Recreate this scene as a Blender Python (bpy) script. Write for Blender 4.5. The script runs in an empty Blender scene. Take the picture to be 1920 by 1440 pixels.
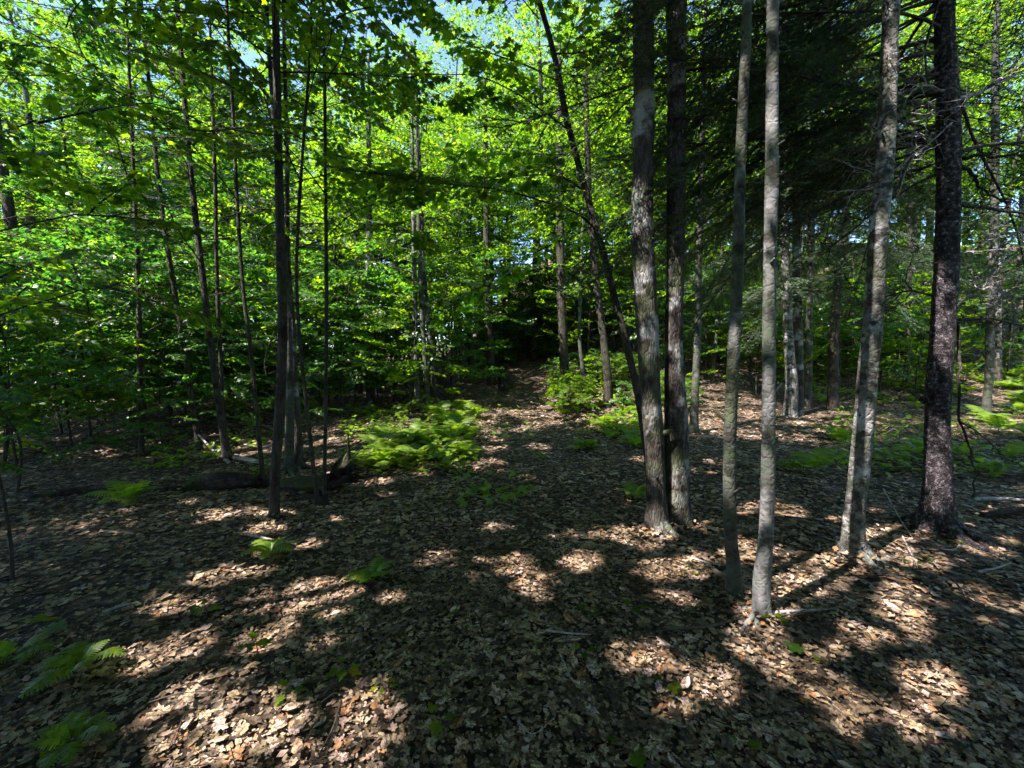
import bpy, math, random
import numpy as np

# ------------------------------------------------------------------ camera, sky, sun, exposure
SC = bpy.context.scene
CAM_Z, PITCH, FPX = 1.5, math.radians(4.0), 800.0      # eye height, downward tilt, focal length in photo pixels
cam = bpy.data.cameras.new("camera")
cam.sensor_width = 36.0
cam.lens = 36.0 * FPX / 1920.0
cam.clip_start, cam.clip_end = 0.05, 600.0
cam_ob = bpy.data.objects.new("camera", cam)
cam_ob.location = (0, 0, CAM_Z)
cam_ob.rotation_euler = (math.pi / 2 - PITCH, 0, 0)
SC.collection.objects.link(cam_ob)
SC.camera = cam_ob

SUN_EL, SUN_AZ = math.radians(56.0), math.radians(-120.0)   # azimuth from +Y towards +X: the sun stands to the left
S = np.array([math.cos(SUN_EL) * math.sin(SUN_AZ), math.cos(SUN_EL) * math.cos(SUN_AZ), math.sin(SUN_EL)])
W = bpy.data.worlds.new("World")
SC.world = W
W.use_nodes = True
wn = W.node_tree
bg = wn.nodes["Background"]
sky = wn.nodes.new("ShaderNodeTexSky")
sky.sky_type = 'NISHITA'
sky.sun_disc = False
sky.sun_elevation = SUN_EL
sky.sun_rotation = SUN_AZ
sky.air_density, sky.dust_density, sky.ozone_density = 0.9, 0.1, 4.5
wn.links.new(sky.outputs[0], bg.inputs[0])
bg.inputs[1].default_value = 0.09
sun = bpy.data.lights.new("sun", 'SUN')
sun.energy, sun.angle, sun.color = 4.3, math.radians(0.45), (1.0, 0.905, 0.875)
sun_ob = bpy.data.objects.new("sun", sun)
sun_ob.rotation_euler = (math.pi / 2 - SUN_EL, 0, math.pi - SUN_AZ)
sun_ob.location = tuple(S * 40)
SC.collection.objects.link(sun_ob)
SC.view_settings.view_transform = 'Standard'
SC.view_settings.look = 'None'
SC.view_settings.gamma = 1.0
SC.view_settings.exposure = 2.58
SC.view_settings.use_curve_mapping = False
cy = SC.cycles
cy.max_bounces, cy.diffuse_bounces, cy.glossy_bounces, cy.transmission_bounces, cy.transparent_max_bounces = 5, 4, 2, 4, 4
cy.use_denoising = True
cy.adaptive_threshold, cy.adaptive_min_samples = 0.03, 32
cy.caustics_reflective = cy.caustics_refractive = False
cy.sample_clamp_indirect = 4.0

# ------------------------------------------------------------------ helpers
COL = SC.collection
R = np.random.default_rng(7)
PI = math.pi


def hash2(ix, iy, seed):
    h = (ix.astype(np.int64) * 374761393 + iy.astype(np.int64) * 668265263 + seed * 1442695041) & 0x7fffffff
    h = ((h ^ (h >> 13)) * 1274126177) & 0x7fffffff
    return ((h ^ (h >> 16)) & 0xffff) / 65535.0


def vnoise(x, y, seed=0):
    x, y = np.asarray(x, float), np.asarray(y, float)
    ix, iy = np.floor(x), np.floor(y)
    fx, fy = x - ix, y - iy
    fx, fy = fx * fx * (3 - 2 * fx), fy * fy * (3 - 2 * fy)
    a, b = hash2(ix, iy, seed), hash2(ix + 1, iy, seed)
    c, d = hash2(ix, iy + 1, seed), hash2(ix + 1, iy + 1, seed)
    return (a + (b - a) * fx) * (1 - fy) + (c + (d - c) * fx) * fy


def smooth(a, b, x):
    t = np.clip((x - a) / (b - a), 0, 1)
    return t * t * (3 - 2 * t)


def path_x(y):
    return 0.02 + 0.02 * y + 0.6 * smooth(12, 18, y)


def H(x, y):
    """height of the forest floor"""
    x, y = np.asarray(x, float), np.asarray(y, float)
    h = 0.10 * (vnoise(x * 0.7, y * 0.7, 3) - 0.5) + 0.05 * (vnoise(x * 2.3, y * 2.3, 4) - 0.5) + 0.5 * (vnoise(x * 0.16 + 9.3, y * 0.16 + 3.1, 5) - 0.5) * smooth(5, 14, np.hypot(x, y))
    d = y - (14.2 - 0.12 * x)
    hill = 0.48 * 2.0 * np.log1p(np.exp(np.clip(d / 2.0, -30, 30))) * (0.12 + 0.88 * smooth(-7, 5, x))
    h = h + 15 * np.tanh(hill / 15)
    h = h - 0.06 * np.exp(-((x - path_x(y)) / 0.9) ** 2) * smooth(3, 7, y)
    h = h + 0.14 * np.exp(-(((x + 1.75) / 0.95) ** 2 + ((y - 8.0) / 1.9) ** 2))
    h = h - 0.035 * np.clip(-x - 3.5, 0, 30)
    return h


def ray(px, py):
    a, b = (px - 960) / FPX, (720 - py) / FPX
    c, s = math.cos(PITCH), math.sin(PITCH)
    return np.array([a, c + b * s, -s + b * c])


def G(px, py, far=70):
    """where the line of sight through a photo pixel meets the forest floor"""
    d = ray(px, py)
    t = np.linspace(0.5, far, 4000)
    z = CAM_Z + d[2] * t - H(d[0] * t, d[1] * t)
    k = np.argmax(z < 0) if (z < 0).any() else len(t) - 1
    return np.array([d[0] * t[k], d[1] * t[k], float(H(d[0] * t[k], d[1] * t[k]))])


def at(px, py, dist):
    """point on the line of sight at a given depth (metres along +Y)"""
    d = ray(px, py)
    t = dist / d[1]
    return np.array([0, 0, CAM_Z]) + d * t


class Acc:
    def __init__(self):
        self.V, self.F, self.n = [], [], 0

    def add(self, v, *faces):
        v = np.asarray(v, float).reshape(-1, 3)
        for f in faces:
            f = np.asarray(f, np.int64)
            if len(f):
                self.F.append(f + self.n)
        self.V.append(v)
        self.n += len(v)

    def mesh(self, name, mat, smooth_shade=False):
        V = np.concatenate(self.V) if self.V else np.zeros((0, 3))
        me = bpy.data.meshes.new(name)
        me.vertices.add(len(V))
        me.vertices.foreach_set("co", V.astype(np.float32).ravel())
        nl = sum(f.size for f in self.F)
        npoly = sum(len(f) for f in self.F)
        me.loops.add(nl)
        me.loops.foreach_set("vertex_index", np.concatenate([f.ravel() for f in self.F]).astype(np.int32))
        me.polygons.add(npoly)
        st, k = [], 0
        for f in self.F:
            st.append(k + np.arange(len(f)) * f.shape[1])
            k += f.size
        me.polygons.foreach_set("loop_start", np.concatenate(st).astype(np.int32))
        if smooth_shade:
            me.polygons.foreach_set("use_smooth", np.ones(npoly, bool))
        me.update(calc_edges=True)
        if mat is not None:
            me.materials.append(mat)
        return me

    def build(self, name, mat, parent=None, smooth_shade=False):
        return link(name, self.mesh(name, mat, smooth_shade), parent)


def link(name, me, parent=None):
    o = bpy.data.objects.new(name, me)
    COL.objects.link(o)
    if parent is not None:
        o.parent = parent
    return o


def tag(o, label, cat, group=None, kind=None):
    o["label"] = label
    if cat:
        o["category"] = cat
    if group:
        o["group"] = group
    if kind:
        o["kind"] = kind
    return o


def thing(name, label, cat, loc, group=None, rz=0.0, scale=1.0):
    o = bpy.data.objects.new(name, None)
    o.empty_display_size = 0.2
    COL.objects.link(o)
    o.location = tuple(float(v) for v in loc)
    o.rotation_euler = (0, 0, rz)
    o.scale = (scale,) * 3
    return tag(o, label, cat, group)


def copy_tree(o, parent=None):
    c = o.copy()
    COL.objects.link(c)
    c.parent = parent
    for ch in list(o.children):
        copy_tree(ch, c)
    return c


def norm(v):
    v = np.asarray(v, float)
    return v / np.maximum(np.linalg.norm(v, axis=-1, keepdims=True), 1e-9)


def spline(P, n):
    """Catmull-Rom through the points P (k,d), n samples"""
    P = np.asarray(P, float)
    k = len(P)
    E = np.vstack([2 * P[0] - P[1], P, 2 * P[-1] - P[-2]])
    u = np.linspace(0, k - 1 - 1e-9, n)
    i = u.astype(int)
    t = (u - i)[:, None]
    a, b, c, d = E[i], E[i + 1], E[i + 2], E[i + 3]
    return 0.5 * (2 * b + (c - a) * t + (2 * a - 5 * b + 4 * c - d) * t ** 2 + (3 * b - a - 3 * c + d) * t ** 3)


def tube(acc, P, r, sides=6, amp=0.0, seed=0, flare=0.0, knobs=()):
    """tapered round limb along P with optional bark relief, root flare and knots"""
    P = np.asarray(P, float)
    r = np.broadcast_to(np.asarray(r, float), (len(P),)).copy()
    n = len(P)
    T = norm(np.gradient(P, axis=0))
    ref = np.where(np.abs(T[:, [0]]) > 0.85, np.array([[0, 0, 1.0]]), np.array([[1.0, 0, 0]]))
    B = norm(np.cross(T, ref))
    A = np.cross(B, T)
    th = np.arange(sides) / sides * 2 * PI
    rr = np.repeat(r[:, None], sides, 1)
    L = np.concatenate([[0], np.cumsum(np.linalg.norm(np.diff(P, axis=0), axis=1))])
    if amp:
        cx, cyy = np.cos(th)[None, :], np.sin(th)[None, :]
        z = L[:, None]
        rel = vnoise(cx * 5 + 31 + seed, cyy * 5 + z * 1.2, seed) - 0.5 + 0.8 * (vnoise(cx * 11 + 7, cyy * 11 + z * 5, seed + 5) - 0.5)
        rel = rel + 0.9 * (vnoise(cx * 1.4 + z * 0.9, cyy * 1.4 - z * 0.7, seed + 9) - 0.5)
        rr = rr * (1 + amp * rel)
    if flare:
        ph = seed * 1.7
        lob = 0.65 + 0.35 * np.sin(3 * th + ph) + 0.25 * np.sin(5 * th + 2 * ph)
        rr = rr * (1 + flare * np.exp(-L / (1.5 * r[0] + 0.05))[:, None] * lob[None, :])
    for (h, a, s, k) in knobs:
        g = np.exp(-((L - h) / (s * 0.9)) ** 2)[:, None] * np.exp(-(np.angle(np.exp(1j * (th - a))) / 0.5) ** 2)[None, :]
        rr = rr * (1 + k * g)
    V = P[:, None, :] + rr[..., None] * (np.cos(th)[None, :, None] * A[:, None, :] + np.sin(th)[None, :, None] * B[:, None, :])
    j = np.arange(sides)
    jn = (j + 1) % sides
    i = np.arange(n - 1)[:, None] * sides
    Q = np.stack([i + j, i + jn, i + sides + jn, i + sides + j], -1).reshape(-1, 4)
    V = np.vstack([V.reshape(-1, 3), P[:1], P[-1:]])
    c0, c1 = n * sides, n * sides + 1
    cap0 = np.stack([np.full(sides, c0), jn, j], -1)
    cap1 = np.stack([np.full(sides, c1), (n - 1) * sides + j, (n - 1) * sides + jn], -1)
    acc.add(V, Q, np.vstack([cap0, cap1]))


# ------------------------------------------------------------------ materials
def mat_new(name):
    m = bpy.data.materials.new(name)
    m.use_nodes = True
    nt = m.node_tree
    for n in list(nt.nodes):
        nt.nodes.remove(n)
    out = nt.nodes.new("ShaderNodeOutputMaterial")
    return m, nt, out


def N(nt, typ, **kw):
    n = nt.nodes.new(typ)
    for k, v in kw.items():
        if k in n.inputs.keys():
            n.inputs[k].default_value = v
        else:
            setattr(n, k, v)
    return n


def ramp(nt, fac, stops, interp='LINEAR'):
    r = nt.nodes.new("ShaderNodeValToRGB")
    r.color_ramp.interpolation = interp
    el = r.color_ramp.elements
    while len(el) < len(stops):
        el.new(0.5)
    for e, (p, c) in zip(el, stops):
        e.position = p
        e.color = (*c, 1)
    nt.links.new(fac, r.inputs[0])
    return r.outputs[0]


def mix(nt, fac, a, b, typ='MIX'):
    m = nt.nodes.new("ShaderNodeMix")
    m.data_type = 'RGBA'
    m.blend_type = typ
    for s, v in ((m.inputs[0], fac), (m.inputs[6], a), (m.inputs[7], b)):
        if hasattr(v, "is_linked"):
            nt.links.new(v, s)
        else:
            s.default_value = v if not isinstance(v, tuple) else (*v, 1)
    return m.outputs[2]


def leaf_material(name, stops, trans_gain, rough=0.45, tfac=0.5, spec=0.4):
    """green leaf: reflects, shines a little and lets sunlight through"""
    m, nt, out = mat_new(name)
    geo = N(nt, "ShaderNodeNewGeometry")
    col = ramp(nt, geo.outputs["Random Per Island"], stops)
    p = N(nt, "ShaderNodeBsdfPrincipled", Roughness=rough)
    p.inputs["Specular IOR Level"].default_value = spec
    nt.links.new(col, p.inputs["Base Color"])
    tr = N(nt, "ShaderNodeBsdfTranslucent")
    nt.links.new(mix(nt, 1.0, col, trans_gain, 'MULTIPLY'), tr.inputs[0])
    ms = N(nt, "ShaderNodeMixShader")
    ms.inputs[0].default_value = tfac
    nt.links.new(p.outputs[0], ms.inputs[1])
    nt.links.new(tr.outputs[0], ms.inputs[2])
    nt.links.new(ms.outputs[0], out.inputs[0])
    return m


def bark_material(name, stops, vscale=(9, 9, 2.2), spots=None, lent=None, bump=0.5, moss=0.0, big=2.2):
    m, nt, out = mat_new(name)
    tc = N(nt, "ShaderNodeTexCoord")
    mp = N(nt, "ShaderNodeMapping")
    mp.inputs["Scale"].default_value = vscale
    nt.links.new(tc.outputs["Object"], mp.inputs[0])
    n1 = N(nt, "ShaderNodeTexNoise", Scale=3.0, Detail=6.0, Roughness=0.68)
    nt.links.new(mp.outputs[0], n1.inputs["Vector"])
    vo = N(nt, "ShaderNodeTexVoronoi", Scale=5.0)
    vo.feature = 'DISTANCE_TO_EDGE'
    nt.links.new(mp.outputs[0], vo.inputs["Vector"])
    col = ramp(nt, n1.outputs[0], stops)
    n2 = N(nt, "ShaderNodeTexNoise", Scale=big, Detail=4.0, Roughness=0.6)
    nt.links.new(tc.outputs["Object"], n2.inputs["Vector"])
    if spots:                                        # lichen and pale blotches
        f = ramp(nt, n2.outputs[0], [(spots[0], (0, 0, 0)), (spots[1], (1, 1, 1))])
        col = mix(nt, f, col, spots[2])
    n3 = N(nt, "ShaderNodeTexNoise", Scale=big * 3.3, Detail=5.0, Roughness=0.7)
    nt.links.new(tc.outputs["Object"], n3.inputs["Vector"])
    f3 = ramp(nt, n3.outputs[0], [(0.50, (0, 0, 0)), (0.60, (1, 1, 1))])
    col = mix(nt, f3, col, mix(nt, 1.0, col, (0.34, 0.32, 0.29), 'MULTIPLY'))
    hgt = n1.outputs[0]
    if lent:                                         # short dark cross marks
        mp2 = N(nt, "ShaderNodeMapping")
        mp2.inputs["Scale"].default_value = lent[0]
        nt.links.new(tc.outputs["Object"], mp2.inputs[0])
        n4 = N(nt, "ShaderNodeTexNoise", Scale=1.0, Detail=3.0, Roughness=0.6)
        nt.links.new(mp2.outputs[0], n4.inputs["Vector"])
        f4 = ramp(nt, n4.outputs[0], [(lent[1], (0, 0, 0)), (lent[1] + 0.06, (1, 1, 1))])
        col = mix(nt, f4, col, lent[2])
    if moss:
        n5 = N(nt, "ShaderNodeTexNoise", Scale=4.0, Detail=6.0)
        nt.links.new(tc.outputs["Object"], n5.inputs["Vector"])
        col = mix(nt, ramp(nt, n5.outputs[0], [(0.5, (0, 0, 0)), (0.62, (moss,) * 3)]), col, (0.05, 0.08, 0.02))
    p = N(nt, "ShaderNodeBsdfPrincipled", Roughness=0.85)
    p.inputs["Specular IOR Level"].default_value = 0.2
    nt.links.new(col, p.inputs["Base Color"])
    mx = N(nt, "ShaderNodeMath", operation='MULTIPLY')
    vr = ramp(nt, vo.outputs["Distance"], [(0.0, (0.2, 0.2, 0.2)), (0.18, (1, 1, 1))])
    nt.links.new(hgt, mx.inputs[0])
    nt.links.new(vr, mx.inputs[1])
    b = N(nt, "ShaderNodeBump", Strength=bump, Distance=0.02)
    nt.links.new(mx.outputs[0], b.inputs["Height"])
    nt.links.new(b.outputs[0], p.inputs["Normal"])
    nt.links.new(p.outputs[0], out.inputs[0])
    return m


GREEN = [(0.0, (0.022, 0.056, 0.006)), (0.35, (0.042, 0.095, 0.006)), (0.7, (0.07, 0.13, 0.006)), (0.96, (0.11, 0.155, 0.008)), (1.0, (0.20, 0.17, 0.012))]
M = {}
M['maple'] = leaf_material("maple_leaf", GREEN, (3.9, 3.7, 1.1), tfac=0.58, spec=0.3)
M['beech'] = leaf_material("beech_leaf", [(0, (0.014, 0.050, 0.012)), (0.5, (0.030, 0.085, 0.013)), (0.85, (0.055, 0.12, 0.013)), (1, (0.10, 0.15, 0.014))], (3.0, 3.4, 1.6), rough=0.38, tfac=0.5, spec=0.5)
M['far'] = leaf_material("distant_leaf", [(0, (0.016, 0.050, 0.008)), (0.5, (0.045, 0.10, 0.008)), (0.85, (0.08, 0.14, 0.008)), (1, (0.13, 0.165, 0.010))], (3.4, 3.4, 1.3), spec=0.25, tfac=0.55)
M['fern'] = leaf_material("fern_frond", [(0, (0.05, 0.115, 0.010)), (1, (0.12, 0.18, 0.014))], (3.4, 3.2, 1.2), rough=0.5, tfac=0.45)
M['needle'] = leaf_material("spruce_needle", [(0, (0.022, 0.048, 0.022)), (0.7, (0.038, 0.075, 0.032)), (1, (0.09, 0.12, 0.05))], (2.2, 2.4, 1.2), rough=0.5, tfac=0.2)
M['maple_bark'] = bark_material("maple_bark", [(0.25, (0.014, 0.011, 0.009)), (0.5, (0.045, 0.038, 0.031)), (0.75, (0.13, 0.12, 0.115))], spots=(0.53, 0.60, (0.25, 0.25, 0.24)), bump=0.8, moss=0.35)
M['dark_bark'] = bark_material("dark_bark", [(0.3, (0.014, 0.011, 0.009)), (0.55, (0.045, 0.038, 0.03)), (0.8, (0.11, 0.10, 0.085))], bump=0.7, moss=0.25)
M['pale_bark'] = bark_material("pale_bark", [(0.25, (0.07, 0.07, 0.063)), (0.55, (0.14, 0.14, 0.135)), (0.8, (0.25, 0.25, 0.257))], vscale=(5, 5, 5), spots=(0.47, 0.56, (0.07, 0.082, 0.06)), lent=((6, 6, 38), 0.62, (0.05, 0.045, 0.04)), bump=0.3)
M['grey_bark'] = bark_material("grey_bark", [(0.25, (0.025, 0.029, 0.022)), (0.55, (0.058, 0.062, 0.048)), (0.8, (0.12, 0.12, 0.105))], vscale=(5, 5, 5), spots=(0.55, 0.62, (0.17, 0.175, 0.16)), lent=((8, 8, 40), 0.62, (0.05, 0.045, 0.04)), bump=0.4, moss=0.4)
M['mottled_bark'] = bark_material("mottled_bark", [(0.3, (0.022, 0.019, 0.017)), (0.48, (0.085, 0.083, 0.07)), (0.75, (0.22, 0.212, 0.20))], vscale=(5, 5, 5), spots=(0.52, 0.59, (0.30, 0.30, 0.29)), lent=((13, 13, 17), 0.56, (0.035, 0.03, 0.028)), bump=0.45, moss=0.3, big=3.5)
M['spruce_bark'] = bark_material("spruce_bark", [(0.3, (0.010, 0.008, 0.008)), (0.52, (0.05, 0.041, 0.043)), (0.72, (0.34, 0.315, 0.345))], vscale=(12, 12, 12), bump=1.0, big=4.0)
M['dead_wood'] = bark_material("dead_wood", [(0.3, (0.17, 0.15, 0.14)), (0.6, (0.30, 0.28, 0.27)), (0.8, (0.42, 0.40, 0.39))], vscale=(6, 6, 6), bump=0.3)
M['rotten_wood'] = bark_material("rotten_wood", [(0.3, (0.010, 0.007, 0.006)), (0.55, (0.035, 0.026, 0.02)), (0.8, (0.15, 0.11, 0.085))], vscale=(3, 9, 9), bump=1.0, moss=0.6)
M['twig'] = bark_material("twig_bark", [(0.3, (0.035, 0.028, 0.022)), (0.7, (0.09, 0.075, 0.06))], bump=0.2)


def litter_material():
    m, nt, out = mat_new("dead_leaf")
    geo = N(nt, "ShaderNodeNewGeometry")
    col = ramp(nt, geo.outputs["Random Per Island"], [
        (0.0, (0.035, 0.024, 0.018)), (0.18, (0.13, 0.095, 0.06)), (0.34, (0.33, 0.255, 0.15)), (0.55, (0.43, 0.335, 0.22)),
        (0.76, (0.49, 0.375, 0.30)), (0.88, (0.54, 0.42, 0.39)), (0.95, (0.44, 0.24, 0.11)), (1.0, (0.32, 0.16, 0.08))])
    tc = N(nt, "ShaderNodeTexCoord")
    n1 = N(nt, "ShaderNodeTexNoise", Scale=34.0, Detail=3.0, Roughness=0.7)
    nt.links.new(tc.outputs["Object"], n1.inputs["Vector"])
    f = ramp(nt, n1.outputs[0], [(0.36, (0.55, 0.52, 0.48)), (0.58, (1, 1, 1))])
    col = mix(nt, 1.0, col, f, 'MULTIPLY')
    n2 = N(nt, "ShaderNodeTexNoise", Scale=1.7, Detail=4.0, Roughness=0.6)       # damp dark and dry pale drifts
    nt.links.new(tc.outputs["Object"], n2.inputs["Vector"])
    col = mix(nt, 1.0, col, ramp(nt, n2.outputs[0], [(0.38, (0.55, 0.53, 0.47)), (0.62, (1.05, 1.03, 1.0))]), 'MULTIPLY')
    n3 = N(nt, "ShaderNodeTexNoise", Scale=6.0, Detail=3.0, Roughness=0.65)      # matted, half rotten clumps
    nt.links.new(tc.outputs["Object"], n3.inputs["Vector"])
    col = mix(nt, 1.0, col, ramp(nt, n3.outputs[0], [(0.40, (0.48, 0.45, 0.42)), (0.52, (1, 1, 1)), (0.70, (1.12, 1.10, 1.10))]), 'MULTIPLY')
    p = N(nt, "ShaderNodeBsdfPrincipled", Roughness=0.62)
    p.inputs["Specular IOR Level"].default_value = 0.3
    nt.links.new(col, p.inputs["Base Color"])
    tr = N(nt, "ShaderNodeBsdfTranslucent")
    nt.links.new(mix(nt, 1.0, col, (1.0, 0.8, 0.5), 'MULTIPLY'), tr.inputs[0])
    ms = N(nt, "ShaderNodeMixShader")
    ms.inputs[0].default_value = 0.18
    b = N(nt, "ShaderNodeBump", Strength=0.35, Distance=0.004)
    nt.links.new(n1.outputs[0], b.inputs["Height"])
    nt.links.new(b.outputs[0], p.inputs["Normal"])
    nt.links.new(p.outputs[0], ms.inputs[1])
    nt.links.new(tr.outputs[0], ms.inputs[2])
    nt.links.new(ms.outputs[0], out.inputs[0])
    return m


def ground_material():
    """dark humus under matted leaves; farther off the single leaves are cells of colour"""
    m, nt, out = mat_new("forest_floor")
    tc = N(nt, "ShaderNodeTexCoord")
    wn_ = N(nt, "ShaderNodeTexNoise", Scale=9.0, Detail=4.0)
    nt.links.new(tc.outputs["Object"], wn_.inputs["Vector"])
    mv = N(nt, "ShaderNodeMix", data_type='VECTOR')
    mv.inputs[0].default_value = 0.06
    nt.links.new(tc.outputs["Object"], mv.inputs[4])
    nt.links.new(wn_.outputs["Color"], mv.inputs[5])
    vo = N(nt, "ShaderNodeTexVoronoi", Scale=26.0)
    nt.links.new(mv.outputs[1], vo.inputs["Vector"])
    bw = N(nt, "ShaderNodeSeparateColor")
    nt.links.new(vo.outputs["Color"], bw.inputs[0])
    col = ramp(nt, bw.outputs[0], [(0, (0.02, 0.015, 0.011)), (0.45, (0.055, 0.042, 0.03)), (0.8, (0.14, 0.105, 0.07)), (0.94, (0.30, 0.24, 0.18)), (1, (0.28, 0.15, 0.07))])
    n1 = N(nt, "ShaderNodeTexNoise", Scale=40.0, Detail=4.0, Roughness=0.7)
    nt.links.new(tc.outputs["Object"], n1.inputs["Vector"])
    col = mix(nt, 1.0, col, ramp(nt, n1.outputs[0], [(0.3, (0.3, 0.28, 0.26)), (0.6, (1, 1, 1))]), 'MULTIPLY')
    p = N(nt, "ShaderNodeBsdfPrincipled", Roughness=0.9)
    p.inputs["Specular IOR Level"].default_value = 0.15
    nt.links.new(col, p.inputs["Base Color"])
    b = N(nt, "ShaderNodeBump", Strength=0.9, Distance=0.03)
    nt.links.new(vo.outputs["Distance"], b.inputs["Height"])
    nt.links.new(b.outputs[0], p.inputs["Normal"])
    nt.links.new(p.outputs[0], out.inputs[0])
    return m


M['litter'] = litter_material()
M['ground'] = ground_material()

# ------------------------------------------------------------------ where the sun reaches the floor and the trunks
# sunflecks: photo position and half size of each bright patch, turned into places on the floor; foliage keeps clear of the
# sun's path to them, so the dapples come from gaps cut into the crowns
PATCH = [(500, 1370, 115, 65), (400, 1400, 90, 35), (335, 1220, 75, 32), (360, 1300, 32, 20), (620, 1108, 80, 36), (560, 1142, 40, 16), (405, 1084, 40, 8),
         (320, 1140, 28, 10), (440, 962, 45, 10), (510, 968, 60, 6), (500, 1000, 20, 16), (690, 1312, 32, 28), (690, 1390, 40, 20), (505, 1200, 28, 12),
         (955, 1062, 55, 24), (1010, 1100, 48, 22), (1085, 1052, 26, 12), (830, 1050, 45, 10), (1135, 1000, 40, 16), (1240, 1000, 12, 18), (1235, 1070, 52, 26),
         (1300, 1068, 36, 22), (1400, 1040, 40, 16), (1470, 1082, 32, 22), (1440, 1200, 42, 22), (1350, 1280, 80, 42), (1525, 1262, 46, 26), (1590, 1325, 90, 34),
         (1700, 1350, 75, 18), (1610, 1190, 38, 22), (1690, 1152, 58, 18), (1660, 1000, 34, 18), (1730, 1050, 70, 14), (1690, 1100, 28, 16), (1840, 1028, 48, 10),
         (1830, 1122, 26, 16), (1895, 1130, 30, 30), (1740, 1280, 22, 14), (1205, 1232, 25, 24), (700, 905, 34, 10), (880, 872, 50, 14), (980, 805, 70, 10),
         (1000, 840, 40, 10), (930, 840, 30, 8), (1000, 775, 50, 6), (970, 747, 50, 4), (1340, 800, 45, 32), (1400, 770, 50, 10), (1500, 790, 36, 20), (1570, 772, 60, 16),
         (1570, 800, 40, 8), (1720, 740, 50, 5), (1885, 745, 40, 6), (1480, 960, 55, 7), (1330, 865, 40, 8), (230, 855, 40, 5), (1210, 860, 20, 6), (1130, 800, 25, 6),
         (770, 800, 90, 25), (700, 850, 50, 20), (640, 830, 20, 10), (800, 870, 40, 8), (440, 855, 30, 5), (1390, 955, 30, 6)]
SHAFT = []
for (px, py, rx, ry) in PATCH:
    k_ = 0.5 if py > 1150 else 0.7
    rx, ry = rx * k_, ry * k_
    k = int(2 + rx * ry / 260)
    for _ in range(min(k, 9)):
        a, q = R.uniform(0, 2 * PI), math.sqrt(R.uniform(0, 1)) * 0.6
        g = G(px + rx * q * math.cos(a), py + ry * q * math.sin(a))
        SHAFT.append((*g, R.uniform(0.08, 0.125) + 0.011 * g[1]))
    for _ in range(k):                                 # stray flecks round it
        a, q = R.uniform(0, 2 * PI), R.uniform(1.5, 4.5)
        g = G(px + rx * q * math.cos(a), py + ry * q * math.sin(a))
        SHAFT.append((*g, R.uniform(0.035, 0.075) + 0.008 * g[1]))
TRUNK_LIGHT = [(1210, 400, 3.6), (1212, 480, 3.6), (1216, 540, 3.6), (1262, 520, 3.6), (1258, 560, 3.6), (1255, 640, 3.6), (1255, 660, 3.6), (1222, 800, 3.6), (1225, 840, 3.6),
               (1445, 290, 2.4), (1444, 400, 2.4), (1442, 460, 2.4), (1440, 520, 2.4), (1438, 580, 2.4), (1438, 640, 2.4), (1436, 680, 2.4), (1436, 780, 2.4), (1436, 830, 2.4),
               (1436, 870, 2.4), (1425, 1060, 2.4), (1422, 1100, 2.4), (1420, 1140, 2.4), (1366, 640, 2.5), (1366, 665, 2.5), (1366, 780, 2.5), (1366, 830, 2.5), (1390, 110, 2.5), (1390, 170, 2.5),
               (1606, 830, 2.95), (1604, 880, 2.95), (1600, 930, 2.95), (1598, 960, 2.95), (1615, 760, 2.95), (1625, 660, 2.95), (1590, 1040, 2.95),
               (1765, 580, 3.5), (1762, 620, 3.5), (1758, 660, 3.5), (1750, 850, 3.5), (1748, 890, 3.5), (1745, 920, 3.5), (1850, 160, 3.4), (1890, 140, 3.4), (1860, 540, 3.4), (1700, 190, 3.4), (1680, 250, 3.3),
               (1473, 540, 8.5), (1475, 580, 8.5), (1478, 640, 8.5), (1565, 600, 10), (528, 780, 5.4), (548, 800, 5.6), (780, 600, 11), (795, 700, 11)]
for (px, py, d) in TRUNK_LIGHT:
    SHAFT.append((*at(px, py, d), 0.13 + 0.008 * d))
# gaps cut so that sunlight reaches the leaves of the thicket at eye level
for _ in range(70):
    d_ = R.uniform(6, 10)
    SHAFT.append((*at(R.uniform(-60, 540), R.uniform(430, 800), d_), R.uniform(0.2, 0.4)))
for _ in range(80):
    d_ = R.uniform(9, 15)
    SHAFT.append((*at(R.uniform(600, 1180), R.uniform(380, 730), d_), R.uniform(0.2, 0.45)))
for _ in range(34):                                    # the sunny fern bank
    SHAFT.append((*(G(R.uniform(650, 900), R.uniform(775, 885)) + (0, 0, 0.25)), R.uniform(0.15, 0.32)))
SHAFT = np.array(SHAFT)


E1 = norm(np.cross(S, (0, 1.0, 0)))
E2 = np.cross(S, E1)
CELL, SPAN = 0.025, 1600
SUNMAP = np.full((SPAN, SPAN), 1e9)                    # seen from the sun: how low down the path to a sunfleck must stay clear
for (x, y, z, r) in SHAFT:
    q = np.array([x, y, z])
    cu, cv, cl = q @ E1 / CELL + SPAN / 2, q @ E2 / CELL + SPAN / 2, q @ S
    k = int(r / CELL) + 2
    i0, j0 = int(cu), int(cv)
    ii, jj = np.meshgrid(np.arange(i0 - k, i0 + k + 1), np.arange(j0 - k, j0 + k + 1), indexing='ij')
    m_ = ((ii + 0.5 - cu) ** 2 + (jj + 0.5 - cv) ** 2 < (r / CELL) ** 2) & (ii >= 0) & (jj >= 0) & (ii < SPAN) & (jj < SPAN)
    SUNMAP[ii[m_], jj[m_]] = np.minimum(SUNMAP[ii[m_], jj[m_]], cl)


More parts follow.
